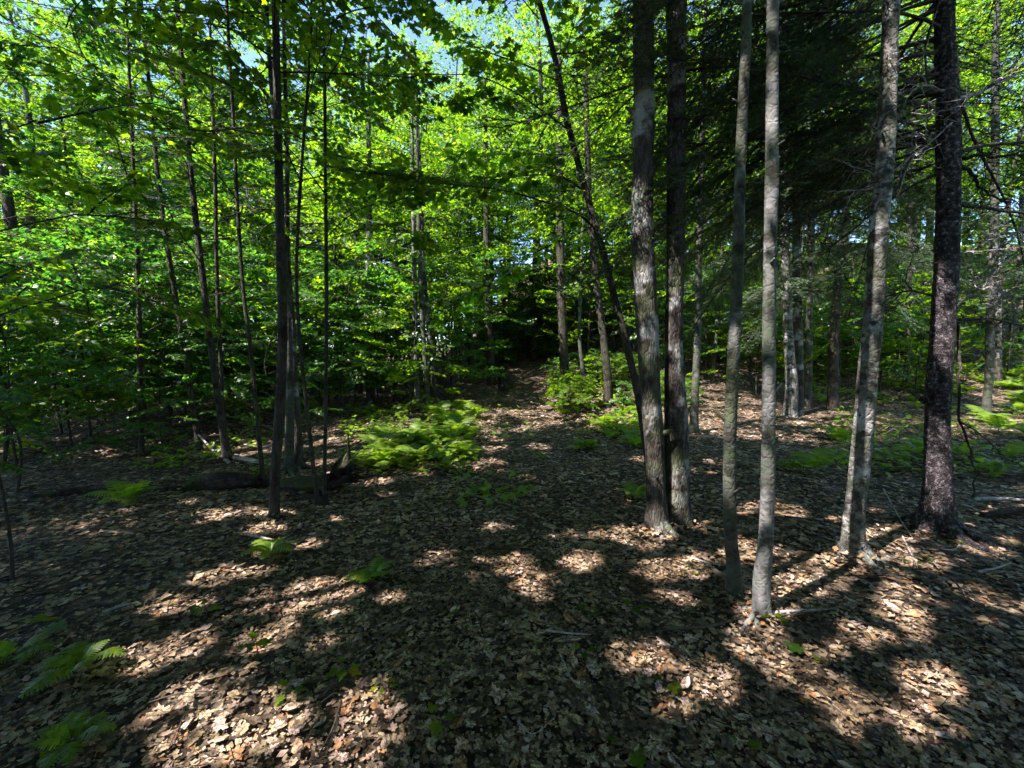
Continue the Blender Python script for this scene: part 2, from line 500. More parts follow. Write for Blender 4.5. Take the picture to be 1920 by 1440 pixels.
def shaded(P):
    """False for leaves that stand in the sun's path to a sunfleck"""
    i = np.clip((P @ E1 / CELL + SPAN / 2).astype(int), 0, SPAN - 1)
    j = np.clip((P @ E2 / CELL + SPAN / 2).astype(int), 0, SPAN - 1)
    return (P @ S < SUNMAP[i, j] + 0.35) | (np.random.default_rng(len(P)).uniform(0, 1, len(P)) < 0.03)


# ------------------------------------------------------------------ leaf and spray templates
def maple_template():
    half = [(0.0, 0.02), (-0.06, 0.16), (0.02, 0.30), (0.10, 0.24), (0.17, 0.27), (0.30, 0.52), (0.40, 0.36), (0.50, 0.38), (0.56, 0.18), (0.62, 0.15), (0.76, 0.20), (0.80, 0.10)]
    pts = [(x, y) for x, y in half] + [(1.0, 0.0)] + [(x, -y) for x, y in reversed(half)]
    v = [(0.28, 0, 0.0)] + [(x, y, -0.10 * abs(y) - 0.10 * x * x) for x, y in pts]
    n = len(pts)
    f = [(0, i + 1, i + 2) for i in range(n - 1)]
    return np.array(v) * (1, 0.95, 1), np.array(f)


def oval_template():
    v = [(0, 0, 0), (0.28, 0.24, -0.05), (0.68, 0.22, -0.09), (1, 0, -0.16), (0.68, -0.22, -0.09), (0.28, -0.24, -0.05), (0.5, 0, -0.02)]
    f = [(6, 0, 5), (6, 5, 4), (6, 4, 3), (6, 3, 2), (6, 2, 1), (6, 1, 0)]
    return np.array(v, float), np.array(f)[:, ::-1]


def kite_template():
    v = [(0, 0, 0), (0.45, 0.36, -0.06), (1, 0, -0.12), (0.45, -0.36, -0.06)]
    return np.array(v, float), np.array([(0, 2, 1), (0, 3, 2)])[:, ::-1]


def star_template():                                  # simple three-lobed maple leaf for the middle distance
    v = [(0.0, 0, 0), (0.12, 0.36, -0.05), (0.48, 0.46, -0.10), (0.5, 0.2, -0.04), (1.0, 0, -0.14), (0.5, -0.2, -0.04), (0.48, -0.46, -0.10), (0.12, -0.36, -0.05)]
    f = [(0, 1, 3), (1, 2, 3), (0, 3, 5), (3, 4, 5), (0, 5, 7), (7, 5, 6)]
    return np.array(v, float), np.array(f)[:, ::-1]


TMPL = {'maple': maple_template(), 'oval': oval_template(), 'kite': kite_template(), 'star': star_template()}


def put_leaves(acc, P, D, Nn, s, tmpl):
    v, f = TMPL[tmpl]
    D = norm(D)
    Sd = norm(np.cross(Nn, D))
    Nn = np.cross(D, Sd)
    V = P[:, None, :] + s[:, None, None] * (v[None, :, 0, None] * D[:, None, :] + v[None, :, 1, None] * Sd[:, None, :] + v[None, :, 2, None] * Nn[:, None, :])
    k = np.arange(len(P))[:, None, None] * len(v)
    acc.add(V, (f[None] + k).reshape(-1, 3))


def make_spray(rng, n_side=9, step=0.10, wide=0.5):
    """flat leafy spray one metre long: positions, directions, normals of leaves and its twig segments"""
    P, D, Nn, TW = [], [], [], []
    t = np.linspace(0, 1, 6)
    ax = lambda u: np.array([u, 0.06 * math.sin(3 * u + ph), 0.05 * math.sin(2.2 * u) - 0.10 * u * u])
    ph = rng.uniform(0, 6)
    for a, b in zip(t[:-1], t[1:]):
        TW.append((ax(a), ax(b), 0.006 * (1 - a) + 0.0025, 0.006 * (1 - b) + 0.0025))
    for i in range(n_side):
        u = 0.1 + 0.85 * i / n_side + rng.uniform(-0.03, 0.03)
        sd = 1 if i % 2 else -1
        ln = (wide * (1 - 0.65 * u)) * rng.uniform(0.7, 1.2)
        an = sd * rng.uniform(0.7, 1.1)
        b0 = ax(u)
        dr = np.array([math.cos(an), math.sin(an), rng.uniform(-0.18, 0.12)])
        b1 = b0 + dr * ln
        TW.append((b0, b1, 0.003, 0.0015))
        m = max(2, int(ln / step))
        for j in range(m):
            w = (j + 0.8) / m
            for s2 in (-1, 1):
                aa = an + s2 * rng.uniform(0.4, 1.1)
                P.append(b0 + dr * ln * w)
                D.append((math.cos(aa), math.sin(aa), rng.uniform(-0.55, -0.05)))
        P.append(b1); D.append((dr[0], dr[1], -0.2))
    for j in range(6):
        u = 0.25 + 0.75 * j / 6
        P.append(ax(u)); aa = (1 if j % 2 else -1) * rng.uniform(0.5, 1.2); D.append((math.cos(aa), math.sin(aa), -0.25))
    P, D = np.array(P), np.array(D)
    Nn = norm(np.stack([rng.normal(0, 0.42, len(P)), rng.normal(0, 0.42, len(P)), np.ones(len(P))], 1))
    return P, D, Nn, TW


SPRAYS = [make_spray(np.random.default_rng(40 + i)) for i in range(6)]


def rot_az_pitch(az, pitch, roll):
    """(n,3,3): x forward along azimuth with pitch up, small roll"""
    ca, sa, cp, sp = np.cos(az), np.sin(az), np.cos(pitch), np.sin(pitch)
    X = np.stack([ca * cp, sa * cp, sp], 1)
    Y0 = np.stack([-sa, ca, np.zeros_like(ca)], 1)
    Z0 = np.cross(X, Y0)
    cr, sr = np.cos(roll)[:, None], np.sin(roll)[:, None]
    Y = Y0 * cr + Z0 * sr
    Z = np.cross(X, Y)
    return np.stack([X, Y, Z], 2)


def sprays_to(acc_leaf, acc_twig, org, az, pitch, length, leaf, tmpl, rng, keep_fn=None, drop=0.0):
    n = len(org)
    var = rng.integers(0, len(SPRAYS), n)
    M3 = rot_az_pitch(az, pitch, rng.normal(0, 0.22, n))
    for v in range(len(SPRAYS)):
        ix = np.nonzero(var == v)[0]
        if not len(ix):
            continue
        P, D, Nn, TW = SPRAYS[v]
        m, L, o = M3[ix], length[ix], org[ix]
        tf = lambda q: np.einsum('nij,kj->nki', m, q)
        PP = (tf(P) * L[:, None, None] + o[:, None, :]).reshape(-1, 3)
        DD = tf(D).reshape(-1, 3)
        NN = tf(Nn).reshape(-1, 3)
        DD = DD + rng.normal(0, 0.12, DD.shape)
        s = leaf * rng.uniform(0.65, 1.2, len(PP))
        k = rng.uniform(0, 1, len(PP)) >= drop
        if keep_fn is not None:
            k &= keep_fn(PP + DD * s[:, None] * 0.5)
        put_leaves(acc_leaf, PP[k], DD[k], NN[k], s[k], tmpl)
        if acc_twig is not None:
            for (a, b, ra, rb) in TW:
                A = tf(a[None])[:, 0] * L[:, None] + o
                B = tf(b[None])[:, 0] * L[:, None] + o
                tri = np.array([[1, 0, 0], [-0.5, 0.87, 0], [-0.5, -0.87, 0]])[:, [2, 1, 0]]
                V = np.concatenate([A[:, None] + tri[None] * ra, B[:, None] + tri[None] * rb], 1)
                q = np.array([[0, 1, 4, 3], [1, 2, 5, 4], [2, 0, 3, 5]])
                acc_twig.add(V, (q[None] + np.arange(len(ix))[:, None, None] * 6).reshape(-1, 4))


def make_crown(axis, z0, z1, rmax, n_limb, rng, leaf=0.10, tmpl='star', per_m=3.2, spray=0.9, keep_fn=None, drop=0.0, az_bias=None, up=0.5, twigs=True, limb_r=0.009, zz=None):
    """limbs leave the stem (axis: height -> point) between z0 and z1 and carry leafy sprays. Returns (wood Acc, leaf Acc)"""
    wood, leaves = Acc(), Acc()
    O, AZ, PT, LN = [], [], [], []
    for i in range(n_limb):
        t = (i + rng.uniform(0, 1)) / n_limb
        h = z0 + (z1 - z0) * t
        prof = math.sin(PI * min(max(0.22 + 0.78 * t, 0), 1)) ** 0.7 if t < 0.9 else 0.35
        L = rmax * (0.25 + 0.75 * prof) * rng.uniform(0.7, 1.15)
        az = i * 2.399 + rng.uniform(-0.5, 0.5)
        if az_bias is not None and rng.uniform() < az_bias[1]:
            az = az_bias[0] + rng.normal(0, 0.7)
        b = axis(h)
        u = np.array([math.cos(az), math.sin(az), 0])
        rise = up * rng.uniform(0.5, 1.3)
        sag = rng.uniform(0.25, 0.6) * rise
        s = np.linspace(0, 1, 7)
        wob = rng.normal(0, 0.03, (7, 3)) * L * s[:, None]
        pts = b + u * (L * s)[:, None] + np.array([0, 0, 1]) * (L * (rise * s - sag * s * s))[:, None] + wob
        tube(wood, pts, np.linspace(limb_r * (0.5 + 0.25 * L), 0.004, 7), 5)
        n = max(2, int(L * per_m))
        for j in range(n):
            w = 0.22 + 0.78 * (j + rng.uniform(0, 1)) / n
            k = min(int(w * 6), 5)
            p = pts[k] + (pts[k + 1] - pts[k]) * (w * 6 - k)
            O.append(p)
            AZ.append(az + (1 if j % 2 else -1) * rng.uniform(0.3, 1.15) * (1.1 - 0.7 * w))
            PT.append(rng.normal(0.0, 0.32))
            LN.append(spray * rng.uniform(0.55, 1.1) * (1.15 - 0.35 * w))
    sprays_to(leaves, wood if twigs else None, np.array(O), np.array(AZ), np.array(PT), np.array(LN), leaf, tmpl, rng, keep_fn, drop)
    return wood, leaves


# ------------------------------------------------------------------ setting: the forest floor
def build_ground():
    n = 300
    u = np.linspace(-1, 1, n)
    gx = 110 * np.sign(u) * np.abs(u) ** 2.3
    gy = 4 + 130 * np.sign(u) * np.abs(u) ** 2.3
    X, Y = np.meshgrid(gx, gy)
    Z = H(X, Y)
    i, j = np.meshgrid(np.arange(n - 1), np.arange(n - 1), indexing='ij')
    a = (i * n + j).ravel()
    acc = Acc()
    acc.add(np.stack([X, Y, Z], -1), np.stack([a, a + 1, a + n + 1, a + n], 1))
    o = acc.build("ground", M['ground'], None, True)
    o["kind"] = "structure"
    o["label"] = "forest floor rising to a wooded hillside behind"
    return o


ground = build_ground()


def dead_leaf_template(rng, kind):
    v, f = TMPL[kind]
    v = v.copy()
    c1, c2, tw = rng.uniform(-0.5, 0.9), rng.uniform(-0.5, 0.6), rng.uniform(-0.5, 0.5)
    v[:, 2] = c1 * v[:, 1] ** 2 * 1.3 + c2 * (v[:, 0] - 0.45) ** 2 + tw * v[:, 1] * (v[:, 0] - 0.4)
    v[:, 0] -= 0.4
    v[:, 2] += rng.normal(0, 0.02, len(v))
    return v, f


def scatter_litter():
    rng = np.random.default_rng(99)
    kinds = [('maple', 5), ('oval', 5), ('star', 4), ('kite', 3)]
    near_t = [dead_leaf_template(rng, k) for k, n in kinds[:2] for _ in range(n)]
    mid_t = [dead_leaf_template(rng, k) for k in ('oval', 'star', 'star', 'oval', 'kite')]
    far_t = [dead_leaf_template(rng, 'kite') for _ in range(3)]
    acc = Acc()
    singles = []
    # rings of equal treatment by distance from the camera
    for r0, r1, dens, tl, sz in ((1.0, 3.2, 1900, near_t, (0.016, 0.043)), (1.0, 3.4, 3600, far_t, (0.008, 0.026)), (3.2, 6.5, 1000, mid_t, (0.024, 0.056)), (3.2, 5.0, 300, far_t, (0.018, 0.035)), (6.5, 12, 200, mid_t, (0.04, 0.08)), (12, 26, 60, far_t, (0.06, 0.11))):
        ang = math.radians(56)
        n = int(dens * ang * (r1 * r1 - r0 * r0))
        r = np.sqrt(rng.uniform(r0 * r0, r1 * r1, n))
        a = rng.uniform(-ang, ang, n)
        x, y = r * np.sin(a), r * np.cos(a)
        # bare and heaped spots
        k = vnoise(x * 1.3, y * 1.3, 21) + 0.5 * vnoise(x * 4, y * 4, 22) > rng.uniform(0.1, 0.95, n)
        x, y = x[k], y[k]
        n = len(x)
        z = H(x, y) + rng.uniform(0.002, 0.024, n)
        s = rng.uniform(sz[0], sz[1], n) * rng.choice([0.5, 0.75, 0.9, 1.0, 1.2, 1.8], n)
        yaw = rng.uniform(0, 2 * PI, n)
        D = np.stack([np.cos(yaw), np.sin(yaw), rng.normal(0, 0.15, n)], 1)
        Nn = norm(np.stack([rng.normal(0, 0.18, n), rng.normal(0, 0.18, n), np.ones(n)], 1))
        Nn[rng.uniform(0, 1, n) < 0.4] *= -1
        P = np.stack([x, y, z], 1)
        if r1 == 3.2:                                  # the 300 nearest leaves in the frame lie as single pieces
            inview = np.nonzero((np.abs(x) < y * 1.1) & (y > 1.45))[0]
            o = inview[np.argsort(np.hypot(x, y)[inview] / s[inview])][:300]
            singles = [(P[q] + (0, 0, 0.015), D[q], Nn[q], s[q]) for q in o]
            keep = np.ones(n, bool); keep[o] = False
            P, D, Nn, s = P[keep], D[keep], Nn[keep], s[keep]
        t = rng.integers(0, len(tl), len(P))
        for q, (v, f) in enumerate(tl):
            TMPL['_d'] = (v, f)
            ix = t == q
            put_leaves(acc, P[ix], D[ix], Nn[ix], s[ix], '_d')
    for (px, py, rr_) in ((1232, 990, 0.15), (1268, 985, 0.15), (1380, 1125, 0.05), (1428, 1160, 0.06), (1604, 1050, 0.10), (1752, 995, 0.13), (514, 975, 0.06)):   # leaves banked against the stems
        g = G(px, py)
        n = 190
        a_, q_ = rng.uniform(0, 2 * PI, n), rr_ + np.abs(rng.normal(0.02, 0.10, n))
        x, y = g[0] + np.cos(a_) * q_, g[1] + np.sin(a_) * q_
        z = H(x, y) + rng.uniform(0.01, 0.03, n) + 0.05 * np.exp(-((q_ - rr_) / 0.06) ** 2) * rng.uniform(0.2, 1, n)
        yaw = rng.uniform(0, 2 * PI, n)
        TMPL['_d'] = near_t[int(rng.integers(0, len(near_t)))]
        put_leaves(acc, np.stack([x, y, z], 1), np.stack([np.cos(yaw), np.sin(yaw), rng.normal(0, 0.3, n)], 1), norm(np.stack([rng.normal(0, 0.4, n), rng.normal(0, 0.4, n), np.ones(n)], 1)), rng.uniform(0.02, 0.055, n), '_d')
    o = acc.build("leaf_litter", M['litter'], ground)
    o["kind"] = "stuff"
    tw = Acc()
    for _ in range(1900):                               # small twigs among the leaves
        r, a = math.sqrt(rng.uniform(1.2 ** 2, 6.5 ** 2)), rng.uniform(-0.95, 0.95)
        x, y, L, yw = r * math.sin(a), r * math.cos(a), rng.uniform(0.04, 0.22), rng.uniform(0, PI)
        d = np.array([math.cos(yw), math.sin(yw), 0]) * L
        b = np.array([x, y, 0])
        q = [b, b + d * 0.5 + np.array([rng.normal(0, 0.008), rng.normal(0, 0.008), 0]), b + d]
        for p in q:
            p[2] = float(H(p[0], p[1])) + rng.uniform(0.015, 0.045)
        tube(tw, q, [0.0028, 0.002, 0.0012], 3)
    o = tw.build("twig_litter", M['twig'], ground)
    o["kind"] = "stuff"
    meshes = []
    for v, f in near_t:
        a = Acc(); a.add(v, f); meshes.append(a.mesh("fallen_leaf", M['single_leaf']))
    for i, (p, d, nn, s) in enumerate(singles):
        q = link("fallen_leaf", meshes[i % len(meshes)], ground)
        d = norm(d); sd = norm(np.cross(nn, d)); nn = np.cross(d, sd)
        from mathutils import Matrix
        q.matrix_world = Matrix([[d[0] * s, sd[0] * s, nn[0] * s, p[0]], [d[1] * s, sd[1] * s, nn[1] * s, p[1]], [d[2] * s, sd[2] * s, nn[2] * s, p[2]], [0, 0, 0, 1]])


def single_leaf_material():
    m = M['litter'].copy()
    m.name = "single_dead_leaf"
    nt = m.node_tree
    oi = nt.nodes.new("ShaderNodeObjectInfo")
    for l in list(nt.links):
        if l.from_socket.name == "Random Per Island":
            nt.links.new(oi.outputs["Random"], l.to_socket)
    for n in nt.nodes:
        if n.type == 'TEX_NOISE' and n.inputs['Scale'].default_value > 10:
            n.inputs["Scale"].default_value = 3.0
    return m


M['single_leaf'] = single_leaf_material()
scatter_litter()

# ------------------------------------------------------------------ trees with a stem traced in the photograph
ALL_STEMS = []


def stem_points(pix, depth, top, lean=0.0):
    """world points of a stem seen at the pixels pix (px, py, width px) at a depth; runs on to a height top above the frame"""
    P, Rr = [], []
    for (px, py, w) in pix:
        p = at(px, py, depth)
        P.append(p); Rr.append(0.47 * w * p[1] / ray(px, py)[1] / FPX * math.cos(math.atan((px - 960) / FPX)))
    P, Rr = np.array(P), np.array(Rr)
    if top > P[-1][2] + 0.5:
        d = norm(P[-1] - P[-2]); d = norm(d * (1, 1, 1) + np.array([0, 0, 1.0]))
        m = 4
        for i in range(1, m + 1):
            f = i / m
            P = np.vstack([P, P[-1] + d * (top - P[-1][2]) / (m + 1 - i) * 1.0])
            Rr = np.append(Rr, Rr[-1] * (1 - 0.55 * f / 1.6))
    return P, Rr


def stem_axis(P):
    o = np.argsort(P[:, 2])
    z = P[o, 2]
    return lambda h: np.array([np.interp(h, z, P[o, 0]), np.interp(h, z, P[o, 1]), h])


def rel(P, o):
    return P - np.array(o)


def build_stem(root_loc, P, Rr, bark, parent, sides=14, rings=None, amp=0.10, flare=0.9, seed=1, name="trunk", knobs=(), acc=None):
    n = rings or max(24, int(len(P) * 9))
    Q = spline(np.column_stack([P, Rr]), n)
    acc = acc or Acc()
    tube(acc, Q[:, :3] - root_loc, np.maximum(Q[:, 3], 0.004), sides, amp, seed, flare, knobs)
    return acc.build(name, M[bark], parent, True)


def traced_tree(name, label, cat, pix, base=None, depth=None, top=9.0, bark='maple_bark', crown=None, group=None, sides=14, amp=0.10, flare=0.9, seed=1, sink=0.06, knobs=()):
    """crown: dict for make_crown or None"""
    px, py, w = pix[0]
    if depth is None:
        g = G(px, py)
        depth = g[1]
    P, Rr = stem_points(pix, depth, top)
    z = float(H(P[0, 0], P[0, 1]))
    root = np.array([P[0, 0], P[0, 1], z])
    if P[0, 2] > z + 0.02:                            # foot hidden: run the stem down to the floor
        P = np.vstack([[P[0, 0], P[0, 1], z], P]); Rr = np.append(Rr[0] * 1.05, Rr)
    P[0, 2] = z - sink
    t = thing(name, label, cat, root, group)
    wood = None
    if crown:
        c = dict(crown); leafmat = c.pop('mat', 'maple')
        rng = np.random.default_rng(1000 + seed)
        wood, leaves = make_crown(stem_axis(P), rng=rng, keep_fn=shaded, **c)
        shift(wood, root); shift(leaves, root)
        leaves.build("crown", M[leafmat], t)
    if Rr[0] > 0.03 and root[1] < 6.5:                # surface roots running out under the leaves
        wood = wood or Acc()
        rr_ = np.random.default_rng(seed)
        for k in range(6):
            az = k * 2 * PI / 6 + rr_.uniform(-0.4, 0.4)
            L = Rr[0] * rr_.uniform(3.0, 5.5)
            q = []
            for w in (0, 0.25, 0.55, 1.0):
                x, y = math.cos(az + 0.3 * w) * L * w, math.sin(az + 0.3 * w) * L * w
                q.append((x, y, float(H(root[0] + x, root[1] + y)) - root[2] + Rr[0] * (2.0 * (1 - w) ** 3 - 0.1 * w)))
            tube(wood, spline(q, 10), np.linspace(Rr[0] * 0.6, Rr[0] * 0.16, 10), 7, 0.25, seed + k)
    if root[1] < 6.5:                                  # broken branch stubs and knots
        wood = wood or Acc()
        rs_ = np.random.default_rng(seed + 50)
        axf = stem_axis(P)
        zz = P[np.argsort(P[:, 2]), 2]
        for k in range(7):
            h = rs_.uniform(root[2] + 0.4, root[2] + 4.2)
            c = axf(h) - root
            az, r_ = rs_.uniform(0, 2 * PI), float(np.interp(h, zz, Rr[np.argsort(P[:, 2])]))
            d = np.array([math.cos(az), math.sin(az), rs_.uniform(0.2, 0.9)])
            L = r_ + rs_.uniform(0.012, 0.07)
            k_ = rs_.uniform(0.10, 0.30)
            tube(wood, [c, c + d * r_ * 0.8, c + d * (r_ + 0.3 * (L - r_)), c + d * L], [r_ * k_ * 1.6, r_ * k_ * 1.5, r_ * k_, r_ * k_ * 0.7], 7, 0.3, seed + k)
    build_stem(root, P, Rr, bark, t, sides, None, amp, flare, seed, knobs=knobs, acc=wood)
    ALL_STEMS.append((root, t, Rr[0]))
    return t, P, Rr, root


def shift(acc, o):
    acc.V = [v - np.asarray(o) for v in acc.V]


HIGH = dict(limb_r=0.010, z0=5.2, z1=10.5, rmax=2.9, n_limb=20, leaf=0.12, tmpl='kite', per_m=3.4, spray=1.0, twigs=False)

# the twin stemmed tree
tw, P, Rr, tw_root = traced_tree("maple_tree", "thick twin-stemmed tree with grey-brown bark beside the path", "tree",
    [(1232, 990, 40), (1229, 900, 38), (1226, 820, 40), (1219, 720, 41), (1213, 600, 44), (1206, 450, 43), (1205, 350, 42), (1207, 200, 42), (1206, 0, 41)],
    top=11, bark='maple_bark', sides=22, amp=0.14, flare=0.8, seed=3, crown=dict(HIGH, z0=5.0))
P2, R2 = stem_points([(1268, 985, 44), (1268, 900, 48), (1267, 800, 48), (1263, 650, 38), (1266, 500, 37), (1268, 300, 40), (1268, 100, 40), (1268, 0, 40)], tw_root[1] + 0.06, 11.5)
P2[0, 2] = tw_root[2] - 0.06
build_stem(tw_root, P2, R2, 'maple_bark', tw, 22, None, 0.13, 0.8, 5)

traced_tree("maple_tree", "slim dark grey-green stem just left of the pale slim stem", "tree",
    [(1380, 1125, 28), (1376, 1060, 27), (1370, 1000, 27), (1368, 850, 27), (1373, 700, 26), (1384, 500, 24), (1388, 300, 21), (1397, 100, 21), (1400, 0, 20)],
    top=9, bark='grey_bark', sides=18, amp=0.16, flare=0.7, seed=7, knobs=((0.5, 4.2, 0.05, 0.4), (1.15, 3.6, 0.04, 0.5), (1.75, 5.0, 0.06, 0.4), (2.4, 4.4, 0.05, 0.5)), crown=dict(HIGH, z0=5.0, z1=9, rmax=2.0, n_limb=12))
traced_tree("beech_tree", "pale grey slim smooth stem, nearest of the trees to the viewer", "tree",
    [(1428, 1160, 36), (1428, 1090, 34), (1436, 1000, 31), (1440, 850, 30), (1441, 700, 28), (1443, 500, 27), (1447, 300, 28), (1449, 100, 26), (1450, 0, 25)],
    top=10, bark='pale_bark', sides=20, amp=0.12, flare=0.7, seed=9, crown=dict(HIGH, z0=5.0, z1=10, rmax=2.3, n_limb=14, mat='beech'),
    knobs=((0.62, 4.4, 0.05, 0.4), (1.1, 3.6, 0.05, 0.35), (1.9, 4.0, 0.05, 0.5), (2.5, 5.0, 0.05, 0.4)))
traced_tree("birch_tree", "crooked tree with mottled black and grey bark left of the dark spruce", "tree",
    [(1604, 1050, 50), (1600, 980, 44), (1608, 900, 42), (1619, 800, 42), (1628, 700, 41), (1638, 590, 40), (1646, 450, 40), (1658, 320, 39), (1664, 200, 38), (1668, 60, 36)],
    top=9, bark='mottled_bark', sides=20, amp=0.17, flare=0.7, seed=11, crown=dict(HIGH, z0=5.0, z1=9, rmax=2.0, n_limb=12))
spr, SP, SR, spr_root = traced_tree("spruce_tree", "dark scaly-barked spruce with dead twiggy branches and a flared foot", "tree",
    [(1752, 995, 66), (1757, 900, 58), (1757, 800, 56), (1762, 700, 55), (1770, 600, 52), (1776, 450, 52), (1778, 300, 50), (1775, 150, 46), (1772, 0, 43)],
    top=13, bark='spruce_bark', sides=26, amp=0.16, flare=1.0, seed=13)


# ------------------------------------------------------------------ spruce boughs and dead branches
def needle_bough(seed, L=2.0, n_sec=38, sec=0.55):
    rng = np.random.default_rng(seed)
    acc, wood = Acc(), Acc()
    ax = lambda u: np.array([L * u, 0.04 * math.sin(5 * u), -0.26 * L * u * u + 0.05 * math.sin(2.5 * u) * L + 0.03 * math.sin(9 * u + seed)])
    tube(wood, [ax(u) for u in np.linspace(0, 1, 14)], np.linspace(0.010, 0.0025, 14), 5)
    A, B = [], []
    for i in range(n_sec):
        u = 0.16 + 0.84 * (i + rng.uniform(0, 1)) / n_sec
        sd = 1 if i % 2 else -1
        ln = sec * (1.05 - 0.75 * u) * rng.uniform(0.6, 1.2)
        an = sd * rng.uniform(0.75, 1.15)
        b0 = ax(u); d = np.array([math.cos(an), math.sin(an), rng.uniform(-0.35, -0.02)])
        if rng.uniform() < 0.1:
            continue
        q = [b0 + d * ln * w + np.array([0, 0, -0.22 * ln * w * w]) for w in np.linspace(0, 1, 4)]
        tube(wood, q, np.linspace(0.004, 0.0015, 4), 3)
        for w in np.arange(0.12, 1.0, 0.055 / ln * 1.0):
            c = b0 + d * ln * w + np.array([0, 0, -0.22 * ln * w * w])
            for s2 in (-1, 1):
                a2 = an + s2 * rng.uniform(0.6, 1.0)
                l2 = 0.16 * (1.1 - 0.6 * w) * rng.uniform(0.6, 1.2)
                A.append(c); B.append(c + np.array([math.cos(a2), math.sin(a2), rng.uniform(-0.5, 0.0)]) * l2)
        A.append(q[2]); B.append(q[3])
    for u in np.linspace(0.4, 1, 10):
        A.append(ax(u - 0.06)); B.append(ax(u))
    A, B = np.array(A), np.array(B)
    # needles in two rows and one above along every twig
    step = 0.0072
    ln = np.linalg.norm(B - A, axis=1)
    nn = np.maximum(3, (ln / step).astype(int))
    idx = np.repeat(np.arange(len(A)), nn)
    w = np.concatenate([np.arange(k) / k for k in nn])
    C = A[idx] + (B - A)[idx] * w[:, None]
    d = norm(B - A)[idx]
    side = norm(np.cross(d, (0, 0, 1.0)))
    upv = np.cross(side, d)
    ph = rng.uniform(0, 2 * PI, len(C))
    out = side * np.cos(ph)[:, None] + upv * (np.sin(ph) * 0.6 + 0.1)[:, None]
    tip = C + (d * 0.75 + out) * (0.019 * rng.uniform(0.7, 1.3, len(C)))[:, None]
    wv = d * 0.0045
    V = np.stack([C - wv, C + wv, tip], 1)
    acc.add(V, np.arange(len(C) * 3).reshape(-1, 3))
    return acc, wood


def bough_meshes():
    out = []
    for s in (1, 2, 3):
        a, w = needle_bough(s)
        out.append((a.mesh("needle_spray", M['needle']), w.mesh("bough", M['twig'])))
    return out


BOUGH = bough_meshes()
TRUNK_PTS = np.array([at(px, py, d) for (px, py, d) in TRUNK_LIGHT])


def in_trunk_light(P, r=0.2):
    w = P[:, None, :] - TRUNK_PTS[None]
    al = w @ S
    return ((al > 0.15) & ((w * w).sum(-1) - al * al < r * r)).any(1)


def add_boughs(root_obj, root, axis, heights, lens, azs, drops, seed, r=0.06):
    for i, (h, L, az, dr) in enumerate(zip(heights, lens, azs, drops)):
        u = np.linspace(0.2, 1.0, 8)[:, None]
        side = np.array([-math.sin(az), math.cos(az), 0])
        line = axis(h) + L * u * np.array([math.cos(az) * math.cos(dr), math.sin(az) * math.cos(dr), -math.sin(dr)]) - np.array([0, 0, 0.10 * L]) * u * u
        hit = sum(int(in_trunk_light(line + side * L * k * (1 - 0.7 * u)).sum()) for k in (-0.15, 0, 0.15))
        if hit >= 4:                                   # a bough that would stand in the sun's way to a lit trunk or twig
            continue
        nm, wm = BOUGH[(i + seed) % 3]
        w = link("bough", wm, root_obj)
        p = axis(h) - root
        w.location = tuple(p)
        w.rotation_euler = (0.0, dr, az)
        k = L / 2.0
        w.scale = (k, k, k)
        link("needles", nm, w)


ax_s = stem_axis(SP)
rng = np.random.default_rng(5)
nb = 86
hs = np.sort(3.15 + 5.0 * rng.uniform(0, 1, nb) ** 1.6)
azs = np.where(rng.uniform(0, 1, nb) < 0.72, PI - np.abs(rng.normal(0, 0.55, nb)) + 0.12, rng.uniform(0.1, PI, nb))
add_boughs(spr, spr_root, ax_s, hs, np.clip(3.3 - 0.22 * (hs - 3.3), 1.0, 3.2) * rng.uniform(0.65, 1.1, nb), azs, rng.normal(0.08, 0.24, nb), 0)


def dead_branch(P, r0, seed, twigs=10, tl=0.5, curl=0.5, levels=2):
    """bare branch along P with side twigs that fork and curl"""
    rng = np.random.default_rng(seed)
    acc = Acc()

    def grow(q, r, lev):
        q = np.asarray(q, float)
        n = max(6, len(q) * 3)
        c = spline(q, n)
        c[1:-1] += rng.normal(0, 0.006, (n - 2, 3))
        tube(acc, c, np.linspace(r, max(r * 0.35, 0.0012), n), 6 if lev == 0 else 4, 0.15 if lev == 0 else 0, seed)
        if lev >= levels:
            return
        m = twigs if lev == 0 else 4
        for k in range(m):
            i = int(n * rng.uniform(0.15, 0.97))
            i = min(max(i, 1), n - 2)
            d = norm(c[i + 1] - c[i - 1])
            o = norm(np.cross(d, rng.normal(0, 1, 3)))
            L = tl * rng.uniform(0.3, 1.1) * (0.55 if lev else 1)
            g = norm(d * rng.uniform(0.3, 1.0) + o * rng.uniform(0.5, 1.1))
            g2 = norm(g + np.cross(g, rng.normal(0, 1, 3)) * curl + np.array([0, 0, rng.uniform(-0.5, 0.3)]))
            grow([c[i], c[i] + g * L * 0.35, c[i] + (g + g2) * L * 0.4, c[i] + (g + g2 * 1.7) * L * 0.42], max(0.0055 * (0.7 if lev else 1) * rng.uniform(0.6, 1.2), 0.0015), lev + 1)

    grow(P, r0, 0)
    return acc


def px_branch(pix, d0, d1):
    n = len(pix)
    return np.array([at(px, py, d0 + (d1 - d0) * i / max(1, n - 1)) for i, (px, py) in enumerate(pix)])


